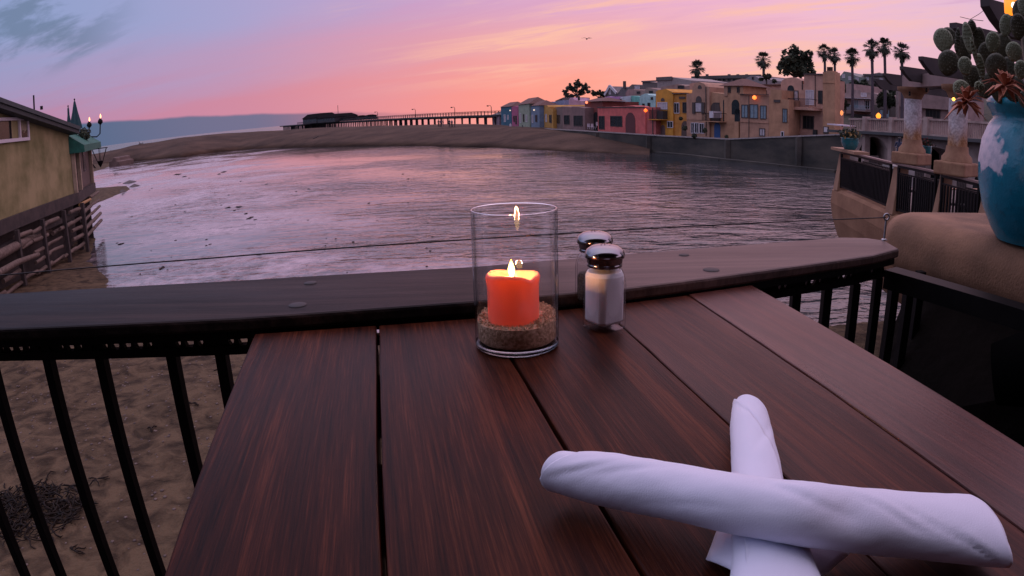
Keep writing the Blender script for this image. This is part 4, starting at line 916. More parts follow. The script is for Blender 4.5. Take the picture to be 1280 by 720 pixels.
for i in range(5):
    z = -.95 - i * .50
    for j in range(7):
        if rnd.random() < .16: continue
        x = Lx - .05 - j * 2.0; b_ = MB(); r0 = rnd.uniform(.075, .12); ya = kk * (-.34 - .05 * (j % 2)); za, zb_2 = z + rnd.uniform(-.05, .05), z + rnd.uniform(-.12, .06)
        b_.tube([(x + rnd.uniform(0, .2), ya, za), (x - 1, ya - kk * .01, (za + zb_2) / 2 + rnd.uniform(-.03, .03)), (x - 2.05, ya, zb_2)], [r0, r0 * 1.04, r0 * .95], 8); b_.build('crib_log', lgm, h.root)
    for j in range(2):
        b_ = MB(); b_.tube([sp3(-.15 + j * LBC * .52, z + .2 + rnd.uniform(-.05, .05), .3 + .06 * j), sp3(LBC * (.5 + .5 * j), z + .2 + rnd.uniform(-.1, .05), .34 + .06 * j)], rnd.uniform(.09, .13), 8); b_.build('crib_log', mat('yellow_stained_log', (.40, .22, .05), (.3, .16, .05), 3) if i == 0 and j == 0 else lgm, h.root)
bkx = MB(); bkx.box(xa, Lx - .3, kk * .5, kk * .8, -3.6, -.63); bkx.build('back_lining', bt, h.root); sbox(.3, LBC, -1.3, -1.0, -3.6, -.63).build('back_lining', bt, h.root)
# loose logs leaning at the foot
def worldpt(lx, ly, lz): return h.a + h.u * lx + h.n * ly + Vector((0, 0, lz))
for (a, b, r0, lab) in (((-14, 326, 28.5), (63, 289, 39.2), .23, 'thick pale driftwood trunk leaning along the log cribbing'), ((-10, 346, 27), (48, 318, 34), .15, 'thinner grey log lying below the thick leaning trunk'), ((66, 292, 38), (92, 279, 42), .12, 'short log propped at the corner of the cribbing')):
    A_, B_ = atd(*a), atd(*b); b_ = MB(); m_ = (B_ - A_) * .5 + Vector((0, 0, .08)); b_.tube([(0, 0, 0), m_, B_ - A_], [r0, r0 * .92, r0 * .7], 10)
    tag(b_.build('log', lgm, None, A_), lab, 'log')
def deckumb(px, y0, y1, d, lab, wpx):
    top = atd(px, y0, d); bot = atd(px + 1.5, y1, d); bot = atd(px + 5, y1, d); r_ = empty('umbrella', (bot.x, bot.y, 3.5), 0, lab, 'umbrella', 'closed patio umbrellas on the left deck'); H = top.z - 3.5; hb = bot.z - 3.5; s_ = wpx * d * math.tan(K1)
    b_ = MB(); n = 16; prof = [(.02, H - .12), (.07, H - .2), (s_ * .45, hb + (H - hb) * .55), (s_ * .85, hb + (H - hb) * .2), (s_, hb)]
    vs = []
    for r0, z in prof:
        for k in range(n): a = 2 * math.pi * k / n; q_ = r0 * (1 if k % 2 else .72); vs.append((q_ * math.cos(a), q_ * math.sin(a), z))
    b_.add(vs, [(i * n + k, i * n + (k + 1) % n, (i + 1) * n + (k + 1) % n, (i + 1) * n + k) for i in range(4) for k in range(n)]); b_.build('canopy', mat('dark_teal_canvas', (.01, .045, .05), (.015, .06, .065), 3, .8), r_)
    b_ = MB(); b_.tube([(0, 0, 0), (0, 0, H)], .035, 6); b_.lathe([(.02, 0), (.07, .06), (.02, .13)], (0, 0, H - .1), 6); b_.build('pole', black_steel, r_)
deckumb(90, 124, 161, 46, 'taller folded dark teal umbrella behind the roof corner', 8.5)
deckumb(81.5, 132.5, 158, 50, 'smaller folded dark teal umbrella left of the taller one', 3.2)
flame_m = glow('torch_flame', (1, .36, .14), 5)
cdk = empty('torch_stand', tuple(h.root.matrix_basis @ sp3(LBC - .3, 1.0, .4)), 0, 'black gas torch stand with two flames beside the olive building', 'torch')
o3 = Vector(cdk.location); dT = math.hypot(o3.x, o3.y)
def tp(px, py): return atd(px, py, dT) - o3
b_ = MB(); b_.tube([tp(111.5, 186), tp(111.5, 157)], .05, 6); b_.tube([tp(111.5, 171), tp(121, 171), tp(125, 167), tp(125.3, 154)], .045, 6); b_.tube([(0, 0, 0), tp(111.5, 200), tp(111.5, 186)], .05, 6); b_.build('bracket', black_steel, cdk)
for px, py in ((111.5, 153.5), (125.3, 149.5)):
    b_ = MB(); c_ = tp(px, py + 2); b_.lathe([(.05, -.25), (.2, -.1), (.18, .05), (.06, .2)], c_, 8); hd_ = b_.build('burner', black_steel, cdk)
    b_ = MB(); b_.lathe([(.01, -.08), (.06, 0), (.045, .09), (.01, .22)], c_ + Vector((.05, 0, .29)), 8); b_.build('flame', flame_m, cdk)
bs = MB(); 
for i in range(7):
    t = i / 6 * math.pi * 2; bs.tube([Vector((.62 * math.cos(t), .62 * math.sin(t), .75)), Vector((.15 * math.cos(t), .15 * math.sin(t), -.35))], .022, 4)
bs.tube([Vector((.62 * math.cos(t / 12 * 6.283), .62 * math.sin(t / 12 * 6.283), .75)) for t in range(13)], .03, 4); bs.lathe([(.02, -.55), (.16, -.35), (.2, -.1)], n=8)
tag(bs.build('hanging_basket', black_steel, None, h.root.matrix_basis @ sp3(LBC - 1.2, 1.6, .9)), 'black wire basket bracketed to the side of the olive building', 'basket')
b_ = MB(); rnd = random.Random(3)
for k in range(260):
    v = Vector((rnd.gauss(0, 1), rnd.gauss(0, 1), rnd.gauss(0, 1))).normalized() * .48 * rnd.uniform(.5, 1); a = Vector((rnd.uniform(-1, 1), rnd.uniform(-1, 1), rnd.uniform(-1, 1))).normalized() * .1; b = a.cross(v).normalized() * .07
    b_.add([v - a, v + b, v + a, v - b], [(0, 1, 2, 3)])
tag(b_.build('potted_shrub', leaf, None, atd(105.5, 168, 46), fix=False), 'round dark bush at the end of the green awning', 'plant')

# ------------------------------------------------------------------ things on the beach and in the lagoon
p = atz(152, 206.5, .0); b_ = MB(); s_ = math.hypot(p.x, p.y) * math.tan(K1)
b_.prism([(-8 * s_, -1), (8.5 * s_, -1), (8 * s_, 5.5 * s_), (4 * s_, 6 * s_), (3 * s_, 10 * s_), (-1 * s_, 11 * s_), (-3 * s_, 7.5 * s_), (-7.5 * s_, 7 * s_)], -4, 4)
tag(b_.build('broken_footing', concrete if False else mat('brown_broken_concrete', (.07, .045, .036), (.13, .085, .07), .5, .9, bump=.2, bscale=1), None, p, bevel=.2), 'squat broken brown footing standing in shallow water near the berm', 'footing')
p.z = 0
p = atz(176, 181.5, .0); b_ = MB(); s_ = math.hypot(p.x, p.y) * math.tan(K1); rnd = random.Random(2)
b_.tube([(-6 * s_, 0, 0), (-1 * s_, 0, 1.6 * s_), (4 * s_, 0, .8 * s_), (8 * s_, 0, 0)], [.5 * s_, 1.0 * s_, .8 * s_, .3 * s_], 6); b_.tube([(-1 * s_, 0, 1 * s_), (-2.5 * s_, 0, 5 * s_)], [.5 * s_, .2 * s_], 5); b_.tube([(2 * s_, 0, 1 * s_), (3.5 * s_, 0, 3.6 * s_)], [.4 * s_, .2 * s_], 5)
tag(b_.build('driftwood_snag', bt, None, p), 'dark forked snag standing in the sea beyond the berm', 'driftwood')
for px, py, r0, ln, w_ in ((395, 173, 2.0, 8, 'dark slanting driftwood branch on the berm slope below the pier tip'), (137, 191, 1.3, 5, 'small dark driftwood piece on the sand spit near the torches')):
    p = atz(px, py, 2.2 if px > 200 else .9); s_ = math.hypot(p.x, p.y) * math.tan(K1); b_ = MB(); b_.tube([(-ln / 2 * s_, 0, -.3 * s_), (0, 0, .9 * s_), (ln / 2 * s_, 0, 3 * s_)], [.35 * s_, .6 * s_, .25 * s_], 6); tag(b_.build('driftwood', bt, None, p), w_, 'driftwood')
rnd = random.Random(12)
for i, (px, py, w_, w2) in enumerate(((162, 228, 9, 'the sandbar tip'), (168, 233, 7, 'the sandbar, nearest it'), (153, 240, 5, 'the left bank below the sandbar'), (305, 218, 0, ''), )):
    if not w_: continue
    p = atz(px, py, .02); s_ = math.hypot(p.x, p.y) * math.tan(K1); b_ = MB(); n = 14; rr = [rnd.uniform(.6, 1.1) for _ in range(n)]
    b_.add([(rr[k] * w_ * s_ * math.cos(6.283 * k / n), rr[k] * w_ * s_ * 1.3 * math.sin(6.283 * k / n), 0) for k in range(n)] + [(0, 0, .35)], [(k, (k + 1) % n, n) for k in range(n)], True)
    tag(b_.build('mud_islet', mat('dark_wet_mud', (.04, .028, .025), (.07, .05, .042), .8, .7), None, p), 'flat dark mud islet in the shallows off ' + w2, 'mudbank')

fd = MB(); rnd = random.Random(77)
for i in range(75):
    if i < 20: px, py = rnd.choice(((163, 229), (232, 263), (286, 258), (312, 270), (205, 334), (334, 317), (226, 218), (268, 215), (145, 305), (250, 305)))
    else: px, py = rnd.uniform(150, 560), rnd.uniform(215, 345)
    px += rnd.gauss(0, 7); py += rnd.gauss(0, 1.5); p = atz(px, py, .02); s_ = math.hypot(p.x, p.y) * math.tan(K1) * rnd.uniform(.8, 2.6) * (1.5 if i < 20 else .8); n = 9; rr = [rnd.uniform(.4, 1.2) for _ in range(n)]
    fd.add([(p.x + rr[k] * s_ * 1.2 * math.cos(6.283 * k / n), p.y + rr[k] * s_ * 2.2 * math.sin(6.283 * k / n), .015) for k in range(n)] + [(p.x, p.y, .02 + s_ * .25)], [(k, (k + 1) % n, n) for k in range(n)])
tag(fd.build('floating_weed', mat('dark_floating_weed', (.012, .008, .007), (.03, .02, .017), 3, .9, spec=.1)), 'dark bits of weed floating on the shallow lagoon', 'weed', kind='stuff')

def person(px, pyfeet, d, hgt, rz, top, legs, skin, label, pose='stand', z=None):
    base = atd(px, pyfeet, d)
    if z is not None: base.z = z
    H = hgt
    J = {'pel': (0, 0, .53), 'ch': (0, .0, .72), 'neck': (0, .0, .84), 'head': (0, -.01, .90), 'top': (0, -.01, .965), 'ls': (.11, 0, .80), 'le': (.15, .02, .64), 'lh': (.15, -.05, .50), 'rs': (-.11, 0, .80), 're': (-.15, .02, .64), 'rh': (-.14, -.05, .50),
         'lk': (.06, -.02, .28), 'lf': (.07, .0, .03), 'lt': (.07, -.08, .015), 'rk': (-.06, .02, .28), 'rf': (-.07, .05, .03), 'rt': (-.07, -.03, .015), 'lhip': (.055, 0, .50), 'rhip': (-.055, 0, .50)}
    if pose == 'lean': J.update({'lh': (.12, -.2, .62), 'rh': (-.1, -.2, .62), 'ch': (0, -.04, .72), 'neck': (0, -.08, .84), 'head': (0, -.1, .9), 'top': (0, -.1, .965)})
    E_ = [('pel', 'ch'), ('ch', 'neck'), ('neck', 'head'), ('head', 'top'), ('ch', 'ls'), ('ls', 'le'), ('le', 'lh'), ('ch', 'rs'), ('rs', 're'), ('re', 'rh'), ('pel', 'lhip'), ('lhip', 'lk'), ('lk', 'lf'), ('lf', 'lt'), ('pel', 'rhip'), ('rhip', 'rk'), ('rk', 'rf'), ('rf', 'rt')]
    Rr = {'pel': .075, 'ch': .085, 'neck': .03, 'head': .055, 'top': .04, 'ls': .04, 'le': .028, 'lh': .022, 'rs': .04, 're': .028, 'rh': .022, 'lk': .035, 'lf': .025, 'lt': .022, 'rk': .035, 'rf': .025, 'rt': .022, 'lhip': .055, 'rhip': .055}
    ks = list(J); me = bpy.data.meshes.new('person'); me.from_pydata([tuple(H * c_ for c_ in J[k]) for k in ks], [(ks.index(a), ks.index(b)) for a, b in E_], [])
    me.materials.append(mat('clothes_%d' % int(sum(top) * 1000), top)); o = bpy.data.objects.new('person', me); COL.objects.link(o); o.location = base; o.rotation_euler = (0, 0, rz)
    sk = o.modifiers.new('skin', 'SKIN')
    for i, k in enumerate(ks): me.skin_vertices[0].data[i].radius = (Rr[k] * H * 1.05, Rr[k] * H * .9)
    me.skin_vertices[0].data[0].use_root = True
    o.modifiers.new('s', 'SUBSURF').levels = 1
    tag(o, label, 'person')
    hb = MB(); hb.lathe([(.02, -.02 * H), (.062 * H, .0), (.06 * H, .035 * H), (.03 * H, .06 * H), (.005, .065 * H)], (0, J['head'][1] * H + .01, J['head'][2] * H + .012 * H), 10); hb.build('hair', mat('dark_hair', (.02, .013, .01)), o)
    lg = MB()
    for s1, k, f in (('lhip', 'lk', 'lf'), ('rhip', 'rk', 'rf')): lg.tube([Vector(J[s1]) * H, Vector(J[k]) * H, Vector(J[f]) * H], [.062 * H, .044 * H, .034 * H], 7)
    lg.build('trousers', mat('trousers_%d' % int(sum(legs) * 1000), legs), o)
    return o
wht, blk, red, blu = (.5, .45, .48), (.02, .018, .02), (.14, .02, .02), (.03, .04, .08)
person(638.3, 163, 146, 1.7, .4, wht, (.35, .3, .32), None, 'person in white walking on the sand below the magenta house')
person(653.3, 166.5, 139, 1.75, 2, blk, red, None, 'person in dark top and red trousers below the sage green tower')
for i, (px, py, c1, c2, w_) in enumerate(((548.5, 158.6, blk, blk, 'leftmost figure in black of the left beach group under the pier'), (551.3, 158.8, blu, blk, 'middle dark blue figure of the left beach group'), (554, 158.3, blk, blu, 'rightmost figure of the left beach group'),
        (562, 158.7, blk, blk, 'left black clad figure of the right beach group'), (565, 159, blu, blk, 'figure in dark blue in the right beach group'), (568.3, 158.6, blk, blk, 'rightmost black clad figure of the right beach group'))):
    person(px, py, 160, 1.8, i, c1, c2, None, w_)
# promenade furniture in front of the red tower
for px, py, w_ in ((737, 161.5, 'left white patio chair before the red tower'), (741.5, 161.8, 'middle white patio chair before the red tower'), (748, 159.8, 'right white patio chair before the red tower')):
    c_ = atd(px, py, wd(px) + 3.5); r_ = empty('patio_chair', c_, .6, w_, 'chair', 'white chairs on the promenade'); wm_ = mat('white_resin', (.5, .45, .48))
    b_ = MB(); b_.box(-.28, .28, -.28, .28, .40, .45); b_.build('seat', wm_, r_); b_ = MB(); b_.box(-.28, .28, .24, .29, .45, 1.0); b_.build('backrest', wm_, r_)
    for sx_ in (-1, 1):
        for sy_ in (-1, 1): b_ = MB(); b_.bar((sx_ * .24, sy_ * .24, 0), (sx_ * .24, sy_ * .24, .4), .05); b_.build('leg', wm_, r_)
# a bird high over the houses
p = atd(733.5, 49, 70); b_ = MB(); b_.add([(-.55, 0, .1), (-.2, .06, .16), (0, .1, .05), (0, -.1, .05), (-.2, -.06, .16), (.2, .06, .16), (.55, 0, .1), (.2, -.06, .16)], [(0, 1, 2, 3, 4), (2, 5, 6, 7, 3)]); b_.tube([(0, -.3, 0), (0, 0, .03), (0, .25, 0)], [.02, .08, .02], 6)
tag(b_.build('bird', black_steel, None, p, solid=.02), 'tiny dark bird flying in the pink sky above the houses', 'bird')

# ------------------------------------------------------------------ kelp heap on the near sand
kelp = mat('dark_kelp', (.006, .0045, .0035), (.022, .014, .009), 8, .6, spec=.12)
kp = MB(); rnd = random.Random(11)
for i in range(330):
    u_ = rnd.random() ** .6; a = rnd.uniform(0, 6.283); cx, cy = -7.55 + 1.05 * u_ * math.cos(a) , 7.1 + .95 * u_ * math.sin(a)
    z = bank_z(cx, cy) + .02 + .12 * (1 - u_) * rnd.random(); a = rnd.uniform(0, 6.283); L_ = rnd.uniform(.15, .55); pts = []; x, y = cx, cy
    for k in range(7):
        pts.append((x, y, z + .05 * math.sin(k * 1.1 + i) * rnd.random() + .02)); a += rnd.uniform(-.7, .7); x += math.cos(a) * L_ / 6; y += math.sin(a) * L_ / 6
    kp.tube(pts, [.006] + [rnd.uniform(.008, .018)] * 5 + [.004], 5, caps=False)
tag(kp.build('kelp', kelp, fix=False), 'tangled heap of dark washed up kelp on the sand below the railing', 'seaweed', kind='stuff')
for i, (px, py, s_, w_) in enumerate(((125, 610, .2, 'curled strand beside the kelp heap'), (98, 703, .17, 'dark lump of weed below the kelp heap'), (275, 456, .2, 'thin strand near the top of the sand by the table edge'), (190, 535, .12, 'small weed scrap between two balusters'), (93, 640, .16, 'short weed strand right of the heap'), (240, 505, .14, 'faint scrap of weed left of the table edge'))):
    c_ = atz(px, py, .6); c_.z = bank_z(c_.x, c_.y) + .015; b_ = MB(); 
    for q_ in range(5):
        a = rnd.uniform(0, 6.28); pts = []; x = y = 0
        for k in range(6): pts.append((x, y, .012 + .02 * math.sin(k))); a += rnd.uniform(-.8, .8); x += math.cos(a) * s_ / 4; y += math.sin(a) * s_ / 4
        b_.tube(pts, [.006, .012, .014, .012, .01, .005], 5)
    tag(b_.build('kelp_strand', kelp, None, c_), w_, 'seaweed')
pb = MB(); rnd = random.Random(9)
for i in range(1500):
    x, y = rnd.uniform(-13, -2), rnd.uniform(4.5, 17.5)
    if y > shore_y(x): continue
    s_ = rnd.uniform(.012, .04); z = bank_z(x, y); pb.lathe([(s_ * .7, -.01), (s_, s_ * .2), (s_ * .5, s_ * .5)], (x, y, z), 5)
tag(pb.build('beach_litter', mat('dark_pebbles', (.05, .035, .03), (.16, .115, .09), 3, .8), fix=False), 'pebbles and dark crumbs of weed scattered over the near sand', 'pebbles', kind='stuff')

# ------------------------------------------------------------------ restaurant terrace at the right
TP = [(1046, 19.2), (1080, 17), (1118, 15), (1150, 14.1), (1182, 13.2), (1245, 11.7), (1330, 10.0), (1430, 9.0)]
TE = [atd(px, 200, d) for px, d in TP]
FL, RT = 4.1, 5.1
for p in TE: p.z = 0
def tnorm(i):
    d = (TE[min(i + 1, len(TE) - 1)] - TE[max(i - 1, 0)]).normalized(); n = Vector((-d.y, d.x, 0)); return n if n.dot(Vector((1, .3, 0))) > 0 else -n
ter = empty('terrace', (TE[0].x, TE[0].y, 0), 0, 'tan stucco terrace bulging over the water with black railings', 'terrace')
o0 = Vector(ter.location)
lv = [(FL + .0, .35), (FL + .0, .0), (FL - .06, -.10), (3.7, -.13), (3.3, -.06), (2.8, .12), (2.2, .6), (1.4, 1.6), (.6, 3.0), (-.6, 4.2)]
body = MB(); ring = []
for i, p in enumerate(TE):
    nn = tnorm(i)
    if i == 0: nn = (nn + Vector((.2, -.9, 0)) * .6).normalized()
    ring.append([p + nn * o_ + Vector((0, 0, z)) - o0 for z, o_ in lv])
far_ = [q_ + Vector((9, 2.0, 0)) for q_ in ring[0]]
allr = [far_] + ring; nl = len(lv)
body.add([q_ for r_ in allr for q_ in r_], [(i * nl + k, (i + 1) * nl + k, (i + 1) * nl + k + 1, i * nl + k + 1) for i in range(len(allr) - 1) for k in range(nl - 1)], False)
body.build('stucco_body', mat('terrace_stucco', (.19, .09, .045), (.33, .175, .095), .7, .85, bump=.01, bscale=20, det=8), ter)
fl = MB(); fl.prism([(p.x - o0.x, p.y - o0.y) for p in ([q_ + tnorm(i) * .3 for i, q_ in enumerate(TE)] + [TE[-1] + Vector((9, 1, 0)), TE[0] + Vector((9, 1.5, 0))])], FL - .2, FL - .02, 'xy'); fl.build('floor', mat('terrace_floor_tiles', (.05, .035, .03), (.08, .055, .045), 3, .6), ter)
def along(px):
    d = ray(px, 200)
    for a, b in zip(TE, TE[1:]):
        e = b - a; den = d.x * e.y - d.y * e.x
        if abs(den) < 1e-9: continue
        t = (a.x * e.y - a.y * e.x) / den; s_ = (a.x * d.y - a.y * d.x) / den
        if -.001 <= s_ <= 1.001 and t > 0: return Vector((d.x * t, d.y * t, 0)), e.normalized()
    return TE[0].copy(), (TE[1] - TE[0]).normalized()
pierm = stucco
for px0, px1, nm in ((1046.5, 1052, 'pier'), (1114, 1124, 'pier'), (1171, 1179, 'pier'), (1226, 1238, 'pier')):
    a, e = along(px0 + .3); b, _ = along(px1); n = Vector((-e.y, e.x, 0)); n = n if n.x > 0 else -n; m_ = MB()
    for (A1, B1) in ((a - o0, b - o0),):
        o_, i_ = -.1, .22
        vs = [A1 + n * (o_) + Vector((0, 0, FL - .02)), B1 + n * (o_) + Vector((0, 0, FL - .02)), B1 + n * i_ + Vector((0, 0, FL - .02)), A1 + n * i_ + Vector((0, 0, FL - .02))]
        vt = [A1 + e * .12 + n * .02 + Vector((0, 0, RT - .03)), B1 + e * -.02 + n * .02 + Vector((0, 0, RT - .03)), B1 + n * .24 + Vector((0, 0, RT - .03)), A1 + n * .24 + Vector((0, 0, RT - .03))]
        m_.add(vs + vt, [(0, 1, 2, 3), (7, 6, 5, 4), (0, 4, 5, 1), (1, 5, 6, 2), (2, 6, 7, 3), (3, 7, 4, 0)])
    m_.build(nm, pierm, ter)
for s0, s1 in ((1052, 1114), (1124, 1171), (1179, 1226), (1238, 1330)):
    a, e = along(s0); b, _ = along(s1); rn = [s0 + (s1 - s0) * i / 6 for i in range(7)]; P = [along(x)[0] - o0 for x in rn]; m_ = MB(); Z = lambda z: Vector((0, 0, z))
    for u_, v_ in zip(P, P[1:]):
        m_.bar(u_ + Z(RT), v_ + Z(RT), .07, .05); m_.bar(u_ + Z(FL + .1), v_ + Z(FL + .1), .04, .04); m_.bar(u_ + Z(RT - .14), v_ + Z(RT - .14), .03, .03)
    for e_ in (P[0], P[-1]): m_.bar(e_ + Z(FL + .06), e_ + Z(RT + .02), .05)
    rp = m_.build('railing', black_steel, ter); pk = MB(); tot = sum((v_ - u_).length for u_, v_ in zip(P, P[1:]))
    for u_, v_ in zip(P, P[1:]):
        n_ = max(2, int((v_ - u_).length / .085))
        for k in range(n_): c_ = u_.lerp(v_, k / n_); pk.box(c_.x - .016, c_.x + .016, c_.y - .016, c_.y + .016, FL + .12, RT - .16)
    pk.build('pickets', black_steel, rp)
cp_ = MB(); P = [along(x)[0] - o0 for x in range(1047, 1330, 12)]
for u_, v_ in zip(P, P[1:]): cp_.bar(u_ + Vector((0, 0, RT + .045)), v_ + Vector((0, 0, RT + .045)), .11, .035)
cp_.build('handrail_cap', mat('rose_brown_cap', (.12, .075, .065), (.18, .11, .1), 4, .4), ter)
# benches added to fill the shade behind the railing with dark slats; chairs inside
bnm = mat('dark_slatted_wood', (.014, .011, .010), (.028, .02, .018), 4, .6)
for s0, s1, w_ in ((1058, 1108, 'far slatted dark filler added behind the first railing panel'), (1130, 1166, 'slatted dark filler added behind the middle railing panel'), (1184, 1222, 'slatted dark filler added behind the third railing panel')):
    a, e = along(s0); b, _ = along(s1); n = Vector((-e.y, e.x, 0)); n = n if n.x > 0 else -n; r_ = empty('filler_bench', a + n * .5 + Vector((0, 0, FL - .02)), math.atan2(e.y, e.x), w_, 'filler_bench', 'dark fillers added inside the terrace railing'); L_ = (b - a).length; sg = 1 if Vector((-e.y, e.x, 0)).dot(n) > 0 else -1
    m_ = MB(); m_.box(0, L_, 0, sg * .45, .42, .47); m_.build('seat', bnm, r_); m_ = MB()
    for k in range(int(L_ / .12)): m_.box(k * .12, k * .12 + .085, -sg * .04, -sg * .005, .0, .86)
    m_.build('backrest', bnm, r_)
    for x in (.1, L_ - .1): m_ = MB(); m_.box(x - .04, x + .04, sg * .3, sg * .38, 0, .42); m_.build('leg', bnm, r_)
for px, d, w_ in ((1100, 18.2, 'cafe chair near the far railing panel'), (1160, 15.8, 'cafe chair behind the first column'), (1215, 14, 'cafe chair right of the second column')):
    c_ = atd(px, 200, d); c_.z = FL - .02; r_ = empty('cafe_chair', c_, .4, 'dark ' + w_, 'chair', 'dark chairs on the terrace')
    m_ = MB(); m_.box(-.22, .22, -.22, .22, .43, .47); m_.build('seat', bnm, r_); m_ = MB()
    for k in range(6): m_.box(-.2 + k * .07, -.165 + k * .07, .2, .225, .47, .95)
    m_.box(-.22, .22, .195, .23, .95, 1.02); m_.build('backrest', bnm, r_)
    for sx_ in (-1, 1):
        for sy_ in (-1, 1): m_ = MB(); m_.bar((sx_ * .19, sy_ * .19, 0), (sx_ * .19, sy_ * .19, .43), .035); m_.build('leg', bnm, r_)
# columns
def columnmat():
    m = bpy.data.materials.new('weathered_column_stucco'); m.use_nodes = True; t = m.node_tree; b = t.nodes['Principled BSDF']
    tcn = t.nodes.new('ShaderNodeTexCoord'); s_ = t.nodes.new('ShaderNodeSeparateXYZ'); t.links.new(tcn.outputs['Object'], s_.inputs[0])
    def nz(sc, det, st=(1, 1, 1)):
        mp = t.nodes.new('ShaderNodeMapping'); mp.inputs['Scale'].default_value = st; t.links.new(tcn.outputs['Object'], mp.inputs[0]); n = t.nodes.new('ShaderNodeTexNoise'); n.inputs['Scale'].default_value = sc; n.inputs['Detail'].default_value = det; t.links.new(mp.outputs[0], n.inputs[0]); return n.outputs[0]
    n_ = nz(4, 8, (1, 1, .6)); f_ = nz(22, 8); 
    c_ = mixc(smooth(f_, .35, .65, t), (.40, .36, .37), (.58, .53, .54), t)
    rust = smooth(M_('ADD', s_.outputs[2], M_('MULTIPLY', M_('SUBTRACT', n_, .5, t), .9, t), t), 1.12, .50, t)      # rusty damp stain creeping up from the plinth
    c_ = mixc(rust, c_, mixc(smooth(f_, .4, .6, t), (.24, .105, .04), (.36, .19, .09), t), t)
    c_ = mixc(M_('MULTIPLY', smooth(nz(9, 6), .58, .68, t), .5, t), c_, (.16, .12, .10), t)
    t.links.new(c_, b.inputs['Base Color']); b.inputs['Roughness'].default_value = .85
    bp = t.nodes.new('ShaderNodeBump'); bp.inputs['Distance'].default_value = .012; t.links.new(f_, bp.inputs['Height']); t.links.new(bp.outputs[0], b.inputs['Normal']); return m
colm = columnmat()
cbm = mat('rusty_stucco_base', (.30, .165, .09), (.21, .10, .055), 4, .85, bump=.01, bscale=14)
for px, d, r0, w_ in ((1139.5, 15.0, .195, 'weathered round column further along the terrace rail'), (1196, 12.9, .185, 'weathered round column nearer the teal pot')):
    c_ = atd(px, 200, d); c_.z = RT + .064; r_ = empty('column', c_, .5, w_, 'column', 'stucco columns carrying the pergola')
    m_ = MB(); m_.box(-.36, .36, -.33, .33, 0, .24); m_.build('plinth', cbm, r_, bevel=.03)
    m_ = MB(); m_.lathe([(.31, .24), (.30, .32), (.23, .40), (.215, .52)], n=24); m_.build('base_moulding', cbm, r_)
    m_ = MB(); m_.lathe([(r0 * 1.04, .52), (r0 * 1.0, .75), (r0, 1.2), (r0 * .97, 1.36)], n=28); m_.build('shaft', colm, r_)
    m_ = MB(); m_.lathe([(r0 * .98, 1.36), (r0 * 1.15, 1.42), (r0 * 1.3, 1.48), (r0 * 1.75, 1.52), (r0 * 1.8, 1.60)], n=24); m_.build('capital', cbm, r_)
# pergola
perg = empty('pergola', (8, 11, 0), 0, 'dark timber pergola rafters on a pale beam above the terrace columns', 'pergola'); og = Vector((8, 11, 0))
rafm = mat('dark_rafter_timber', (.022, .016, .016), (.045, .032, .03), 2, .8); beamm = mat('rose_grey_beam', (.17, .115, .105), (.24, .165, .15), 2, .75)
c1 = atd(1139.5, 200, 15.0); c2 = atd(1196, 200, 12.9); dd = (c1 - c2); dd.z = 0; dd.normalize()
zb = RT + 1.665
m_ = MB(); m_.bar(Vector((c1.x, c1.y, zb + .13)) + dd * .45 - og, Vector((c2.x, c2.y, zb + .13)) - dd * 5.5 - og, .16, .26); bmo = m_.build('beam', beamm, perg)
m_ = MB(); m_.bar(Vector((c1.x + .42, c1.y + .1, zb + .10)) + dd * .2 - og, Vector((c2.x + .42, c2.y + .1, zb + .10)) - dd * 5.5 - og, .10, .2); m_.build('beam', rafm, perg)
for t_ in ((1113.5 + 23.5, 117), (1158, 112.5)):
    for dy in (-1.4, 1.4):
        v = atd(t_[0], t_[1] + dy, 14.4); q_ = MB(); q_.lathe([(.022, -.02), (.022, .02)], n=8); ob_ = q_.build('bolt', black_steel, bmo, v - og)
for (x, y), zt in (((9.1, 14.9), 7.2), ((7.6, 11.75), 7.12), ((6.5, 9.45), 7.1), ((4.55, 5.96), 7.1), ((3.8, 4.5), 7.08), ((10.3, 17.4), 7.2)):
    d = Vector((1, .12, 0)).normalized(); s_ = Vector((-d.y, d.x, 0)) * .055; a = Vector((x, y, zt)) - og; Hh = .27
    pr_ = [(0, 0), (.0, -.06), (.10, -.16), (.26, -Hh), (4.6, -Hh), (4.6, 0)]
    m_ = MB(); n_ = len(pr_); vs = [a + d * u_ + Vector((0, 0, v_)) - s_ for u_, v_ in pr_] + [a + d * u_ + Vector((0, 0, v_)) + s_ for u_, v_ in pr_]
    m_.add(vs, [tuple(range(n_)), tuple(reversed(range(n_, 2 * n_)))] + [(i, n_ + i, n_ + (i + 1) % n_, (i + 1) % n_) for i in range(n_)]); m_.build('rafter', rafm, perg)
# supporting rear beam of the near rafters
m_ = MB(); m_.bar(Vector((c2.x, c2.y, zb + .10)) - dd * 5.5 - og, Vector((5.2, 3.0, zb + .10)) - og, .12, .22); m_.build('beam', rafm, perg)
lt = empty('hanging_lantern', atd(1267, 9, 5.2), 0, 'glowing orange lantern hanging from the pergola above the cactus', 'lantern')
m_ = MB(); m_.lathe([(.03, .055), (.075, .045), (.075, -.045), (.05, -.055)], n=12); m_.build('shade', glow('orange_lantern', (1, .27, .02), 1.5), lt)
m_ = MB(); m_.lathe([(.01, .02), (.018, 0), (.01, -.02)], (-.055, -.06, 0), 8); m_.build('bulb', glow('lantern_bulb', (1, .6, .5), 6), lt)
m_ = MB(); m_.tube([(0, 0, .055), (0, 0, 1.05 - .35)], .006, 5); m_.build('cord', black_steel, lt)
m_ = MB(); m_.lathe([(.01, .03), (.035, 0), (.01, -.03)], n=10); tag(m_.build('light_bulb', glow('amber_bulb', (1, .45, .06), 4), None, atd(1192, 124, 12.3)), 'tiny amber bulb on the nearer column', 'light bulb')
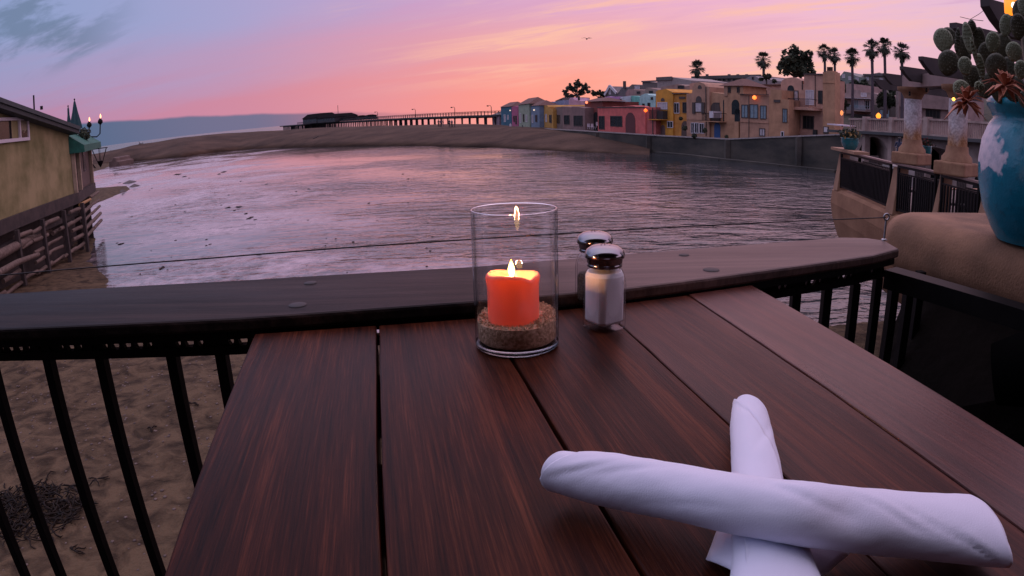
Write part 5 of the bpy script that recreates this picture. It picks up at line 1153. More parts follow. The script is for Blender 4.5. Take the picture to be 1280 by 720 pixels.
# string wires
for (a, b, w_) in (((1200, 21, 9.5), (1229, 26, 8), 'thin slack wire crossing the sky over the upper rafter'), ((1213, 24, 9), (1236, 8, 8), 'thin steep wire left of the hanging lantern')):
    A_, B_ = atd(*a), atd(*b); m_ = MB(); m_.tube([(0, 0, 0), (B_ - A_) * .5 + Vector((0, 0, -.01)), B_ - A_], .004, 4); tag(m_.build('wire', black_steel, None, A_), w_, 'wire')
# far teal planter on the terrace corner
tealm = mat('teal_glaze', (.008, .09, .105), (.012, .14, .15), 3, .18, coat=.4)
a_, _ = along(1062); a_.z = RT + .063
m_ = MB(); m_.bar(along(1047)[0] + Vector((0, 0, RT + .09)), along(1077)[0] + Vector((0, 0, RT + .09)), .42, .07); m_.v = m_.v; tag(m_.build('coping_slab', stucco, None), 'small tan slab under the far teal planter', 'slab')
def bowlpot(c_, r0, H, label, flw, seed, name='flower_pot'):
    r_ = empty(name, c_, 0, label, 'planter'); m_ = MB(); m_.lathe([(r0 * .6, 0), (r0 * .85, H * .3), (r0, H * .7), (r0 * .97, H * .9), (r0 * 1.04, H), (r0 * .92, H), (r0 * .85, H * .8)], n=24); m_.build('pot', tealm, r_)
    rnd = random.Random(seed); lf = MB(); fw_ = MB()
    for k in range(260):
        v = Vector((rnd.gauss(0, 1) * r0 * .55, rnd.gauss(0, 1) * r0 * .55, H + abs(rnd.gauss(0, 1)) * r0 * .45)); a = Vector((rnd.uniform(-1, 1), rnd.uniform(-1, 1), rnd.uniform(-.5, 1))).normalized() * r0 * .2; b = a.cross(Vector((rnd.uniform(-1, 1), 1, .3))).normalized() * r0 * .1
        (fw_ if k % 5 == 0 else lf).add([v - a, v + b, v + a, v - b], [(0, 1, 2, 3)])
    lf.build('foliage', leaf, r_, fix=False); fw_.build('flowers', mat('petals_%d' % seed, flw), r_, fix=False); return r_
bowlpot(a_ + Vector((0, 0, .065)), .25, .30, 'far round teal planter with mixed blooms on the terrace corner', (.32, .18, .05), 1)
c_ = atd(1156, 195, 14.6); c_.z = FL - .02 + .46
bowlpot(atd(1157.5, 197, 15.6), .13, .26, 'small dark teal pot with red flowers beside the first column', (.4, .04, .05), 2)
# person beyond the terrace
c_ = atd(1124, 190, 42); m_ = MB(); m_.box(-.7, .7, -.8, .8, 0, 3.5); tag(m_.build('landing', concrete, None, (c_.x, c_.y, 0)), 'low concrete landing beyond the terrace', 'landing')
person(1123.5, 202, 42, 1.72, -.6, (.025, .03, .06), blk, None, 'person in dark blue jacket leaning beside the first column', 'lean', z=3.5)

# ------------------------------------------------------------------ near ledge, glazed pot and cactus
Z0 = EYE
LT = -.205
lgp = [(.845, 1.33), (.87, 1.395), (.93, 1.43), (1.2, 1.45), (2.3, 1.52), (2.3, .2), (1.07, .2), (.99, .62), (.915, 1.0)]
m_ = MB(); m_.prism(lgp, Z0 + LT - .135, Z0 + LT, 'xy'); 
lo_ = m_.build('stucco_ledge', mat('near_tan_stucco', (.12, .062, .033), (.29, .15, .082), 5, .85, bump=.0016, bscale=190, det=12), None, bevel=.055)
lo_.modifiers['b'].segments = 6; lo_.modifiers['b'].angle_limit = R(60)
for p in lo_.data.polygons: p.use_smooth = True
tag(lo_, 'thick rounded tan stucco ledge under the big glazed pot', 'ledge')
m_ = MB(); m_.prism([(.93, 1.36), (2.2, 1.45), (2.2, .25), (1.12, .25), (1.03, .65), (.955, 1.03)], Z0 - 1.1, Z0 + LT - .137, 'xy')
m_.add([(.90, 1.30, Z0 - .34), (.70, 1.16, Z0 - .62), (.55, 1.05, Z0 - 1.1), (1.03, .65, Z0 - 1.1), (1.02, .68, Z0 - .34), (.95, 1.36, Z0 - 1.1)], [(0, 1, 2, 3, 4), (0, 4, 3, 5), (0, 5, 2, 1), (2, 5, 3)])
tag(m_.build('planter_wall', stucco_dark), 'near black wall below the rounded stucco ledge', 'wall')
m_ = MB(); m_.lathe([(.02, -.05), (.05, -.05), (.06, 0), (.05, .05), (.02, .05)], n=20); o = m_.build('chair_finial', mat('matte_black', (.003, .003, .003), rough=1, spec=.0), None, (.80, .78, Z0 - .36)); tag(o, 'black rounded knob in the shadow under the ledge', 'knob'); o.rotation_euler = (R(70), .3, .7)

def potmat():
    m = bpy.data.materials.new('chipped_sky_glint_glaze'); m.use_nodes = True; t = m.node_tree; b = t.nodes['Principled BSDF']
    tcn = t.nodes.new('ShaderNodeTexCoord'); s_ = t.nodes.new('ShaderNodeSeparateXYZ'); t.links.new(tcn.outputs['Object'], s_.inputs[0])
    def nz(sc, det, st=(1, 1, 1)):
        mp = t.nodes.new('ShaderNodeMapping'); mp.inputs['Scale'].default_value = st; t.links.new(tcn.outputs['Object'], mp.inputs[0]); n = t.nodes.new('ShaderNodeTexNoise'); n.inputs['Scale'].default_value = sc; n.inputs['Detail'].default_value = det; t.links.new(mp.outputs[0], n.inputs[0]); return n.outputs[0]
    n_ = nz(16, 7); n3 = nz(7, 4, (1, 1, .5)); n4 = nz(60, 6)
    base = mixc(smooth(n3, .35, .65, t), (.005, .17, .25), (.014, .29, .39), t); base = mixc(M_('MULTIPLY', smooth(n4, .55, .7, t), .25, t), base, (.02, .03, .04), t)
    # sky's reflection painted as a pale chipped patch high on the creek side
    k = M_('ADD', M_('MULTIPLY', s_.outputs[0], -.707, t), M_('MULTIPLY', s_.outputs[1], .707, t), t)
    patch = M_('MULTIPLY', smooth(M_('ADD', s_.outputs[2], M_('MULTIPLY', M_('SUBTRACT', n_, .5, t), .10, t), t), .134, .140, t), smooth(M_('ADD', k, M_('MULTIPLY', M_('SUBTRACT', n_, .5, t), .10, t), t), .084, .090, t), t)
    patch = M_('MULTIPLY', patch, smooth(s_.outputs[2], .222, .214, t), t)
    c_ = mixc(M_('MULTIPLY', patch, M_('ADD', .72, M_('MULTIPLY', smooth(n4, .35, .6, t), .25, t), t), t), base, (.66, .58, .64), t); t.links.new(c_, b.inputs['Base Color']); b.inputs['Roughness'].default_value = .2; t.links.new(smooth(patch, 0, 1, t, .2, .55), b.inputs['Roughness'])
    bp = t.nodes.new('ShaderNodeBump'); bp.inputs['Distance'].default_value = .0015; t.links.new(n4, bp.inputs['Height']); t.links.new(bp.outputs[0], b.inputs['Normal'])
    return m
PC = Vector((1.02, 1.022, Z0 + LT + .001))
pot = empty('planter', PC, 0, 'big chipped turquoise glazed pot with a painted sky highlight, holding a prickly pear on the ledge', 'pot')
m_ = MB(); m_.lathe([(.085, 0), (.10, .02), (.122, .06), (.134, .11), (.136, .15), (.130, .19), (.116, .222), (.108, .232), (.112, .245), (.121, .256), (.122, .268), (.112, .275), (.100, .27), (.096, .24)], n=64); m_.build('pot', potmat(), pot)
m_ = MB(); m_.lathe([(.098, .245), (.05, .255), (.001, .258)], n=32); m_.build('soil', mat('potting_soil', (.02, .014, .01), (.04, .03, .022), 40, .95, bump=.005), pot)
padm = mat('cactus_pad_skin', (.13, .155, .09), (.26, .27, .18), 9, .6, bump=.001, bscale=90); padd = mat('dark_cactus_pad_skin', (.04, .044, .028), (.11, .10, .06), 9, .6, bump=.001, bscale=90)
cact = empty('prickly_pear', PC + Vector((0, 0, .258)), 0, 'prickly pear with overlapping oval pads growing from the turquoise pot', 'cactus')
oc = Vector(cact.location)
rnd = random.Random(21)
def pad(px, py, rx, ry, d, rot=0, yaw=0, m=None):
    c_ = atd(px, py, d); s_ = d * math.tan(K1); b_ = MB(); n = 20; vs = []
    rings = [(0, -1), (.55, -.82), (.85, -.5), (1, 0), (.85, .5), (.55, .82), (0, 1)]
    for rr, tt in rings:
        for k in range(n):
            a = 2 * math.pi * k / n; eg = 1 - .18 * max(0, -math.sin(a)); vs.append((rr * rx * s_ * math.cos(a) * eg, tt * min(rx, ry) * s_ * .19, rr * ry * s_ * math.sin(a)))
    b_.add(vs, [(i * n + k, i * n + (k + 1) % n, (i + 1) * n + (k + 1) % n, (i + 1) * n + k) for i in range(6) for k in range(n)], True)
    for gi in range(-3, 4):                 # spine clusters in a quincunx over both faces
        for gj in range(-3, 4):
            u_, v_ = (gi + .5 * (gj % 2)) * .27, gj * .25
            if u_ * u_ + v_ * v_ > .85: continue
            for sg in (-1, 1):
                th_ = sg * min(rx, ry) * s_ * .19 * math.sqrt(max(.05, 1 - u_ * u_ - v_ * v_)); c0 = Vector((u_ * rx * s_, th_, v_ * ry * s_)); w0 = .0009
                b_.add([c0 + Vector((-w0, 0, -w0)), c0 + Vector((w0, 0, -w0)), c0 + Vector((0, 0, w0 * 1.3)), c0 + Vector((rnd.uniform(-.002, .002), sg * .0045, rnd.uniform(-.002, .002)))], [(0, 1, 3), (1, 2, 3), (2, 0, 3)])
    o = b_.build('pad', m or padm, cact, c_ - oc, fix=True); o.rotation_euler = (rnd.uniform(-.2, .2), rot, -math.atan2(c_.x, c_.y) + yaw); return o
Cx = lambda x: 1030 + x / 3.788
Cy = lambda y: y / 3.788
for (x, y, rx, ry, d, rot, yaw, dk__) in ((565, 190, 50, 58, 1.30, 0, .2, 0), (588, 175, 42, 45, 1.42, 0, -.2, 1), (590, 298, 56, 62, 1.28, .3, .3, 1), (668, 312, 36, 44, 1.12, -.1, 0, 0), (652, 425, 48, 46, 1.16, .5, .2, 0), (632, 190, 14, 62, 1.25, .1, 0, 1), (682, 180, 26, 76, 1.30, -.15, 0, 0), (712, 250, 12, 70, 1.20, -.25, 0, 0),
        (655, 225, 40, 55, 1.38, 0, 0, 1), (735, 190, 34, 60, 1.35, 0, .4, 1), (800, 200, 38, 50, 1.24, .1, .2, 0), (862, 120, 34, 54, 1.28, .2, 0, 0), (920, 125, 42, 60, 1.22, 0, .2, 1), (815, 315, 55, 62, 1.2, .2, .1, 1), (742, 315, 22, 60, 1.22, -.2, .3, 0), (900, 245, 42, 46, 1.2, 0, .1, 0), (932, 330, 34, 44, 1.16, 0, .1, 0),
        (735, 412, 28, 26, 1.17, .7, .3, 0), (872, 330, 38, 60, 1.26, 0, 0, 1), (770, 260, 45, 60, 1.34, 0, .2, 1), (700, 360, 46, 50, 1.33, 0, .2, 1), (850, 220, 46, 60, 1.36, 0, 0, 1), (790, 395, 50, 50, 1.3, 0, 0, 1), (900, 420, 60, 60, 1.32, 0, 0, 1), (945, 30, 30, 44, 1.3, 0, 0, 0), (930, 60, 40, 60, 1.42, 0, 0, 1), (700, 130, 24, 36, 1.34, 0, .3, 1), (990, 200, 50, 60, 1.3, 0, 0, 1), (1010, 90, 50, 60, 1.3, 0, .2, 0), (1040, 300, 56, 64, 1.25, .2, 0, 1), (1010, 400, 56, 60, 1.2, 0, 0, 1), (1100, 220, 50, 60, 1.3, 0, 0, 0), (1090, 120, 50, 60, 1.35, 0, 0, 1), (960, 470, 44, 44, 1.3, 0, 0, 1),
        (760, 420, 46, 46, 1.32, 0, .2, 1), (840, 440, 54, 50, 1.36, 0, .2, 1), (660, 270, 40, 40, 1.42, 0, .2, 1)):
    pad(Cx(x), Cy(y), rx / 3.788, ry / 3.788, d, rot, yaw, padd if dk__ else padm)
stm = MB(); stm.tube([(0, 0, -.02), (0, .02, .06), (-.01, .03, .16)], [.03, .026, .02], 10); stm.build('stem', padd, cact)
brm = mat('rust_bromeliad', (.36, .11, .05), (.50, .19, .11), 20, .6)
for bi, (px, py, d, R0, lab) in enumerate(((1208, 128, 1.14, .040, 'rust orange leafy succulent spilling over the pot rim on the left'), (1256, 108, 1.16, .045, 'rust orange leafy succulent between the cactus pads'))):
    c_ = atd(px, py, d); r_ = MB(); rnd2 = random.Random(bi + 4)
    for k in range(34):
        a = rnd2.uniform(0, 6.283); e_ = R(rnd2.uniform(-30, 80)); dv = Vector((math.cos(a) * math.cos(e_), math.sin(a) * math.cos(e_), math.sin(e_))); L_ = R0 * rnd2.uniform(.6, 1.15); sd_ = dv.cross(Vector((0, 0, 1))).normalized() * R0 * .13; dn = Vector((0, 0, -L_ * .35))
        r_.add([(0, 0, 0), dv * L_ * .5 - sd_, dv * L_ + dn, dv * L_ * .5 + sd_], [(0, 1, 2, 3)])
    tag(r_.build('succulent', brm, None, c_, fix=False, solid=.0012), lab, 'plant')

# ------------------------------------------------------------------ own railing
cap_far = [(-1.6, .845), (-.877, .9), (-.405, .935), (-.058, .976), (.205, 1.045), (.43, 1.105), (.621, 1.158), (.675, 1.152), (.703, 1.125)]
cap_near = [(-1.5, .60), (-.694, .697), (-.324, .736), (-.048, .785), (.141, .826), (.259, .868), (.48, .95), (.60, .995), (.690, 1.05)]
CT = Z0 - .222
def cpn(x):
    for (a, b), (c_, d) in zip(cap_near, cap_near[1:]):
        if x <= c_: return b + (d - b) * (x - a) / (c_ - a)
    return 1.05
railing = empty('railing', (0, .9, Z0 - .99), 0, 'black steel railing with wide wooden cap along the table end', 'railing'); orl = Vector(railing.location)
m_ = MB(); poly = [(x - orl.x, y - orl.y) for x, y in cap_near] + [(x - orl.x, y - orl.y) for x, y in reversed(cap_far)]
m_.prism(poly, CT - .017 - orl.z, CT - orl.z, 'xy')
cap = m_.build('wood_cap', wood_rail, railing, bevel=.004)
cap.rotation_euler = (0, 0, 0)
for px, py, a_ in ((372, 381.5, 1.25), (388, 354, 1), (889, 337.5, 1.3), (855, 319, .9)):
    c_ = atz(px, py, CT); m_ = MB(); m_.lathe([(.0005, .0006), (.0085 * a_, .0008), (.0095 * a_, .0)], n=16); m_.build('wood_plug', mat('dark_wood_plug', (.01, .008, .009)), cap, (c_.x - orl.x, c_.y - orl.y, CT - orl.z + .0005))
def rp_(x, off=.03): return Vector((x, cpn(x) + off, 0))
mf = MB(); xs_ = [-1.45 + .1 * i for i in range(22)]; Zr = CT - .0175
ends = [x for x in xs_ if x < .66] + [.668]
for x0, x1 in zip(ends, ends[1:]): mf.bar(rp_(x0) + Vector((0, 0, Zr - .0052)) - orl, rp_(x1) + Vector((0, 0, Zr - .0052)) - orl, .045, .0104)
mf.build('top_flat_bar', black_steel, railing)
bal_x = [-.551, -.642, -.752, -.835, -.92, -1.01, -1.10, -.44, -.37, -.29, -.19, -.09, .01, .11, .21, .30, .375, .445, .515, .585, .655]
bal_x.sort()
pf = MB(); zt_, zb_ = Zr - .0100, Zr - .0260
zt_ -= 0
for x0, x1 in zip(ends, ends[1:]): pf.bar(rp_(x0, .03) + Vector((0, 0, zb_ - .004)) - orl, rp_(x1, .03) + Vector((0, 0, zb_ - .004)) - orl, .012, .012)
x = -1.4
while x < .66:
    near_b = min(abs(x - b_) for b_ in bal_x); w_ = .006 if near_b > .02 else .017
    c_ = rp_(x, .03) - orl; pf.box(c_.x - w_ / 2, c_.x + w_ / 2, c_.y - .004, c_.y + .004, zb_ - .002 - orl.z, zt_ + .002 - orl.z)
    # rounded corners of each slot
    for sg in (-1, 1):
        for zz, s2 in ((zt_ - orl.z, -1), (zb_ - orl.z, 1)):
            cx_ = c_.x + sg * w_ / 2; pf.prism([(cx_, zz + s2 * -.002), (cx_ + sg * .0045, zz + s2 * -.002), (cx_ + sg * .0015, zz + s2 * .0035), (cx_, zz + s2 * .007)], c_.y - .004, c_.y + .004)
    x += .0185
pf.build('perforated_strip', black_steel, railing, fix=False)
for x in bal_x:
    c_ = rp_(x, .032) - orl; m_ = MB(); m_.box(c_.x - .0075, c_.x + .0075, c_.y - .0075, c_.y + .0075, .06, zb_ - .01 - orl.z); m_.build('baluster', black_steel, railing, bevel=.001)
m_ = MB(); m_.bar(rp_(-1.45) + Vector((0, 0, Z0 - .94)) - orl, rp_(.65) + Vector((0, 0, Z0 - .94)) - orl, .03, .03); m_.build('bottom_bar', black_steel, railing)
# return rail to the right under the ledge
rr_ = empty('side_railing', (.75, 1.08, Z0 - .99), 0, 'short black railing turning the corner under the stucco ledge', 'railing'); o2 = Vector(rr_.location)
m_ = MB(); m_.bar(Vector((.70, 1.09, Z0 - .285)) - o2, Vector((.86, .80, Z0 - .295)) - o2, .045, .035); m_.bar(Vector((.86, .80, Z0 - .295)) - o2, Vector((1.02, .4, Z0 - .30)) - o2, .045, .035); m_.build('top_flat_bar', black_steel, rr_)
for (x, y) in ((.735, 1.125), (.80, 1.165), (.845, 1.19)):
    m_ = MB(); m_.box(-.009, .009, -.009, .009, .05, .69); m_.build('baluster', black_steel, rr_, (x - o2.x, y - o2.y, 0))
# strained wire with eye bolt above the cap
eb = atz(1105, 300, CT); ebz = .046
r_ = empty('eye_bolt', (eb.x, eb.y, CT), 0, 'small galvanised eye bolt screwed into the right end of the rail', 'bolt')
m_ = MB(); m_.tube([(0, 0, 0), (.002, .001, ebz - .008)], .0022, 8); m_.lathe([(.006, 0), (.006, .0015), (.003, .003)], n=12); m_.build('shank', galv, r_)
m_ = MB(); m_.tube([(.002 + .006 * math.cos(t), .0, ebz + .006 * math.sin(t) - .002) for t in [i * math.pi / 8 for i in range(17)]], .0019, 6, caps=False); m_.build('eye', galv, r_)
pts = [(eb.x, eb.y, CT + ebz - .003), (.35, 1.06, CT + .041), (-.05, .985, CT + .039), (-.45, .925, CT + .037), (-.85, .875, CT + .037), (-1.6, .80, CT + .039)]
m_ = MB(); m_.tube([Vector(p) - Vector(pts[0]) for p in pts], .0011, 6); tag(m_.build('cable', mat('tarnished_wire', (.04, .035, .035), rough=.5, metal=.6), None, pts[0]), 'thin steel wire stretched from the eye bolt along the railing cap', 'cable')

# ------------------------------------------------------------------ deck of our own restaurant; unseen back wall and roof added to block sky
m_ = MB(); m_.prism([(-3, -3), (-3, .55), (-1.45, .62), (-.3, .76), (.14, .85), (.62, 1.05), (1.1, 1.2), (3, .9), (3, -3)], Z0 - 1.07, Z0 - .99, 'xy'); tag(m_.build('deck', mat('dark_deck_boards', (.04, .028, .022), (.07, .05, .04), 3, .7, stretch=(10, 1, 1))), kind='structure')
m_ = MB(); m_.box(-6, 6, -2.6, -2.4, Z0 - .99, Z0 + 1.598); tag(m_.build('restaurant_shade_wall', mat('dark_back_wall', (.04, .03, .025), (.06, .045, .035), 2, .8)), 'unseen dark restaurant wall added behind the table to block the sky', 'wall')
m_ = MB(); m_.box(-6, 6, -2.6, -.1, Z0 + 1.6, Z0 + 1.75); tag(m_.build('added_shade_roof', mat('dark_shade_roof_timber', (.04, .03, .025), (.06, .045, .035), 2, .8)), 'unseen dark roof added overhead to shade the table', 'roof')

# ------------------------------------------------------------------ table
TZ = Z0 - .24; ang = R(10.4); TO = Vector((.05, .4, Z0 - .99))
table = empty('table', TO, ang, 'dark stained wooden plank table set against the railing', 'table')
Mi = (Matrix.Translation(TO) @ Matrix.Rotation(ang, 4, 'Z')).inverted()
L5 = [((-.333, .85), (-.188, .2)), ((-.176, .85), (-.057, .2)), ((-.044, .85), (.086, .2)), ((.103, .85), (.217, .2)), ((.235, .85), (.333, .2)), ((.346, .85), (.428, .2))]
def lx(i, y): (x0, y0), (x1, y1) = L5[i]; return x0 + (x1 - x0) * (y0 - y) / (y0 - y1)
gapw = [0, .0016, .0013, .0008, .0008, 0]
for i in range(5):
    m_ = MB(); yl = cpn(lx(i, .8)) - .004; yr = cpn(lx(i + 1, .85)) - .004; ni = 26; P = []
    rnd = random.Random(i)
    for k in range(ni + 1):
        y = -.22 + (yl + .22) * k / ni; P.append((lx(i, y) + gapw[i] + (noise.noise((y * 60, i * 3, 0)) * .0011 if i else 0), y))
    for k in range(ni + 1):
        y = yr - (yr + .22) * k / ni; P.append((lx(i + 1, y) - gapw[i + 1] - (noise.noise((y * 60, i * 3 + 9, 0)) * .0011 if i < 4 else 0), y))
    vs = [Mi @ Vector((x, y, TZ)) for x, y in P]
    m_.prism([(v.x, v.y) for v in vs], vs[0].z - .04, vs[0].z - (.0006 if i % 2 else 0), 'xy')
    o = m_.build('plank', wood_worn_sheen if i == 4 else wood_satin if i == 3 else wood_table, table, bevel=.0018)
for y in (-.05, .45, .655):  # last batten added to block light through the plank gaps
    m_ = MB(); a = Mi @ Vector((lx(0, y) + .03, y, TZ - .062)); b = Mi @ Vector((lx(5, y) - .03, y + .06, TZ - .062)); m_.bar(a, b, .08, .04); m_.build('batten', wood_table, table)
m_ = MB(); m_.box(-.04, .04, -.04, .04, .06, .67); m_.build('pedestal', black_steel, table); m_ = MB(); m_.box(-.25, .25, -.03, .03, 0, .05); m_.box(-.03, .03, -.25, .25, .0501, .06); m_.build('foot', black_steel, table)

# ------------------------------------------------------------------ hurricane glass with candle
GC = Vector((.004, .680, TZ + .0005)); GR, GH = .0437, .143
hur = empty('hurricane_glass', GC, 0, 'clear glass cylinder holding the lit candle and sand', 'glass')
clear = glassmat('clear_glass'); 
m_ = MB(); m_.lathe([(GR, .0053), (GR, GH - .0012), (GR - .0010, GH), (GR - .0020, GH - .0012), (GR - .0022, .0053)], n=96, caps=False); m_.build('cylinder', clear, hur, fix=False)
m_ = MB(); m_.lathe([(GR - .0002, GH + .0002), (GR - .0010, GH + .0007), (GR - .0018, GH + .0002), (GR - .001, GH - .0003), (GR - .0002, GH + .0002)], n=96, caps=False); m_.build('rim', thickglass('rim_glass'), hur, fix=False)
m_ = MB(); m_.lathe([(.0005, 0), (GR - .003, 0), (GR - .0005, .0015), (GR, .003), (GR, .0052), (GR - .004, .0060), (.0005, .0058)], n=96); m_.build('base', thickglass('base_glass'), hur)
gravel = mat('coarse_gold_sand', (.48, .27, .14), (.88, .60, .38), 260, .8, bump=.002, bscale=420, lo=.4, hi=.6)
SR = GR - .0028
m_ = MB(); prof = [(.0005, .0065), (SR - .003, .0067), (SR, .0095), (SR, .028)]; n = 72; nr_ = 16
m_.lathe(prof, n=n)
vs = []
for j in range(nr_ + 1):
    for k in range(n):
        a = 2 * math.pi * k / n; rr = SR * (1 - j / nr_); z = .031 + .005 * math.sin(a + .4) * rr / SR + noise.noise((rr * math.cos(a) * 140, rr * math.sin(a) * 140, 0)) * .0022 + noise.noise((rr * math.cos(a) * 500, rr * math.sin(a) * 500, 4)) * .0011
        vs.append((rr * math.cos(a), rr * math.sin(a), z))
m_.add(vs, [(j * n + k, j * n + (k + 1) % n, (j + 1) * n + (k + 1) % n, (j + 1) * n + k) for j in range(nr_) for k in range(n)], True)
o = m_.build('sand_fill', gravel, None, GC, fix=False); tag(o, 'coarse brown sand filling the bottom of the glass cylinder', 'sand', kind='stuff')
gr = MB(); rnd = random.Random(31)
for i in range(1500):
    rr = SR * math.sqrt(rnd.random()) * .985; a = rnd.uniform(0, 6.283); z = .0315 + .005 * math.sin(a + .4) * rr / SR; s_ = rnd.uniform(.0009, .0017)
    if rr < .0262: continue
    c_ = Vector((rr * math.cos(a), rr * math.sin(a), z + rnd.uniform(-.0005, .0015))); q_ = [Vector((rnd.uniform(-1, 1), rnd.uniform(-1, 1), rnd.uniform(-1, 1))).normalized() * s_ for _ in range(3)]
    gr.add([c_ + q_[0], c_ + q_[1], c_ + q_[2], c_ - q_[0] * .8 + Vector((0, 0, s_)), ], [(0, 1, 2), (0, 1, 3), (1, 2, 3), (0, 2, 3)])
tag(gr.build('sand_grains', mat('amber_grains', (.40, .24, .12), (.85, .60, .38), 900, .6), None, GC, fix=False), 'loose coarse grains on top of the sand in the glass', 'sand', kind='stuff')
# candle
CC = GC + Vector((-.003, -.002, .024)); CR, CH = .0265, .053
can = empty('candle', CC, 0, 'lit coral pink pillar candle standing in the sand', 'candle')
def waxmat():
    # hollow translucent shell: the flame's light enters through the pool and shines out through the wall
    m = bpy.data.materials.new('coral_wax'); m.use_nodes = True; t = m.node_tree; b = t.nodes['Principled BSDF']
    b.inputs['Base Color'].default_value = (1, .46, .36, 1); b.inputs['Roughness'].default_value = .3
    tl = t.nodes.new('ShaderNodeBsdfTranslucent'); tl.inputs['Color'].default_value = (1, .36, .16, 1); mx = t.nodes.new('ShaderNodeMixShader'); mx.inputs[0].default_value = .50
    t.links.new(b.outputs[0], mx.inputs[1]); t.links.new(tl.outputs[0], mx.inputs[2]); t.links.new(mx.outputs[0], t.nodes['Material Output'].inputs['Surface'])
    return m
wax = waxmat()
m_ = MB(); n = 72; vs = []; rim = lambda a: .0020 * math.cos(a + 1.9) + .0008 * math.sin(3 * a + .5) - .0030 * math.exp(-((a - 5.45) / .25) ** 2)
prof = [(0, 0, 0), (.98, 0, 0), (1, .03, 0), (1.0, .5, 0), (1.0, .78, .5), (1.02, .87, .9), (1.04, .93, 1), (1.03, .975, 1), (.99, .997, 1), (.945, 1.0, 1), (.90, .95, 1), (.85, .86, .6), (.76, .77, .2), (.45, .735, 0), (.15, .73, 0), (0, .73, 0)]
for r0, z, f in prof:
    for k in range(n):
        a = 2 * math.pi * k / n; vs.append((max(r0, .001) * CR * math.cos(a) * (1 + .015 * noise.noise((math.cos(a) * 2, math.sin(a) * 2, z * 3)) * f * 3), max(r0, .001) * CR * math.sin(a), z * CH + rim(a) * f))
m_.add(vs, [(i * n + k, i * n + (k + 1) % n, (i + 1) * n + (k + 1) % n, (i + 1) * n + k) for i in range(len(prof) - 1) for k in range(n)], True)
m_.build('wax', wax, can)
m_ = MB(); m_.tube([(0, 0, CH * .735), (.0006, 0, CH * .735 + .006), (.0024, 0, CH * .735 + .011)], [.0010, .0009, .0007], 6); m_.build('wick', black_steel, can)
FZ = CH * .735 + .010
m_ = MB(); m_.lathe([(.0003, 0), (.0022, .002), (.0034, .0055), (.0033, .009), (.0022, .013), (.0009, .0165), (.0002, .0185)], (-.0012, 0, FZ), 20)
def flamemat():
    m = bpy.data.materials.new('candle_flame'); m.use_nodes = True; t = m.node_tree; b = t.nodes['Principled BSDF']; b.inputs['Base Color'].default_value = (0, 0, 0, 1)
    tcn = t.nodes.new('ShaderNodeTexCoord'); s_ = t.nodes.new('ShaderNodeSeparateXYZ'); t.links.new(tcn.outputs['Object'], s_.inputs[0])
    r_ = ramp(M_('DIVIDE', M_('SUBTRACT', s_.outputs[2], FZ, t), .0185, t), [(0, (.9, .25, .05)), (.25, (1, .55, .12)), (.55, (1, .62, .16)), (1, (1, .30, .03))], t, 'LINEAR', conv=False); t.links.new(r_, b.inputs['Emission Color']); b.inputs['Emission Strength'].default_value = 16
    return m
m_.build('flame', flamemat(), can)
ld = bpy.data.lights.new('candle_light', 'POINT'); ld.energy = .8; ld.color = (1, .42, .14); ld.shadow_soft_size = .004
lo = bpy.data.objects.new('candle_light', ld); COL.objects.link(lo); lo.location = CC + Vector((-.001, 0, FZ + .012))

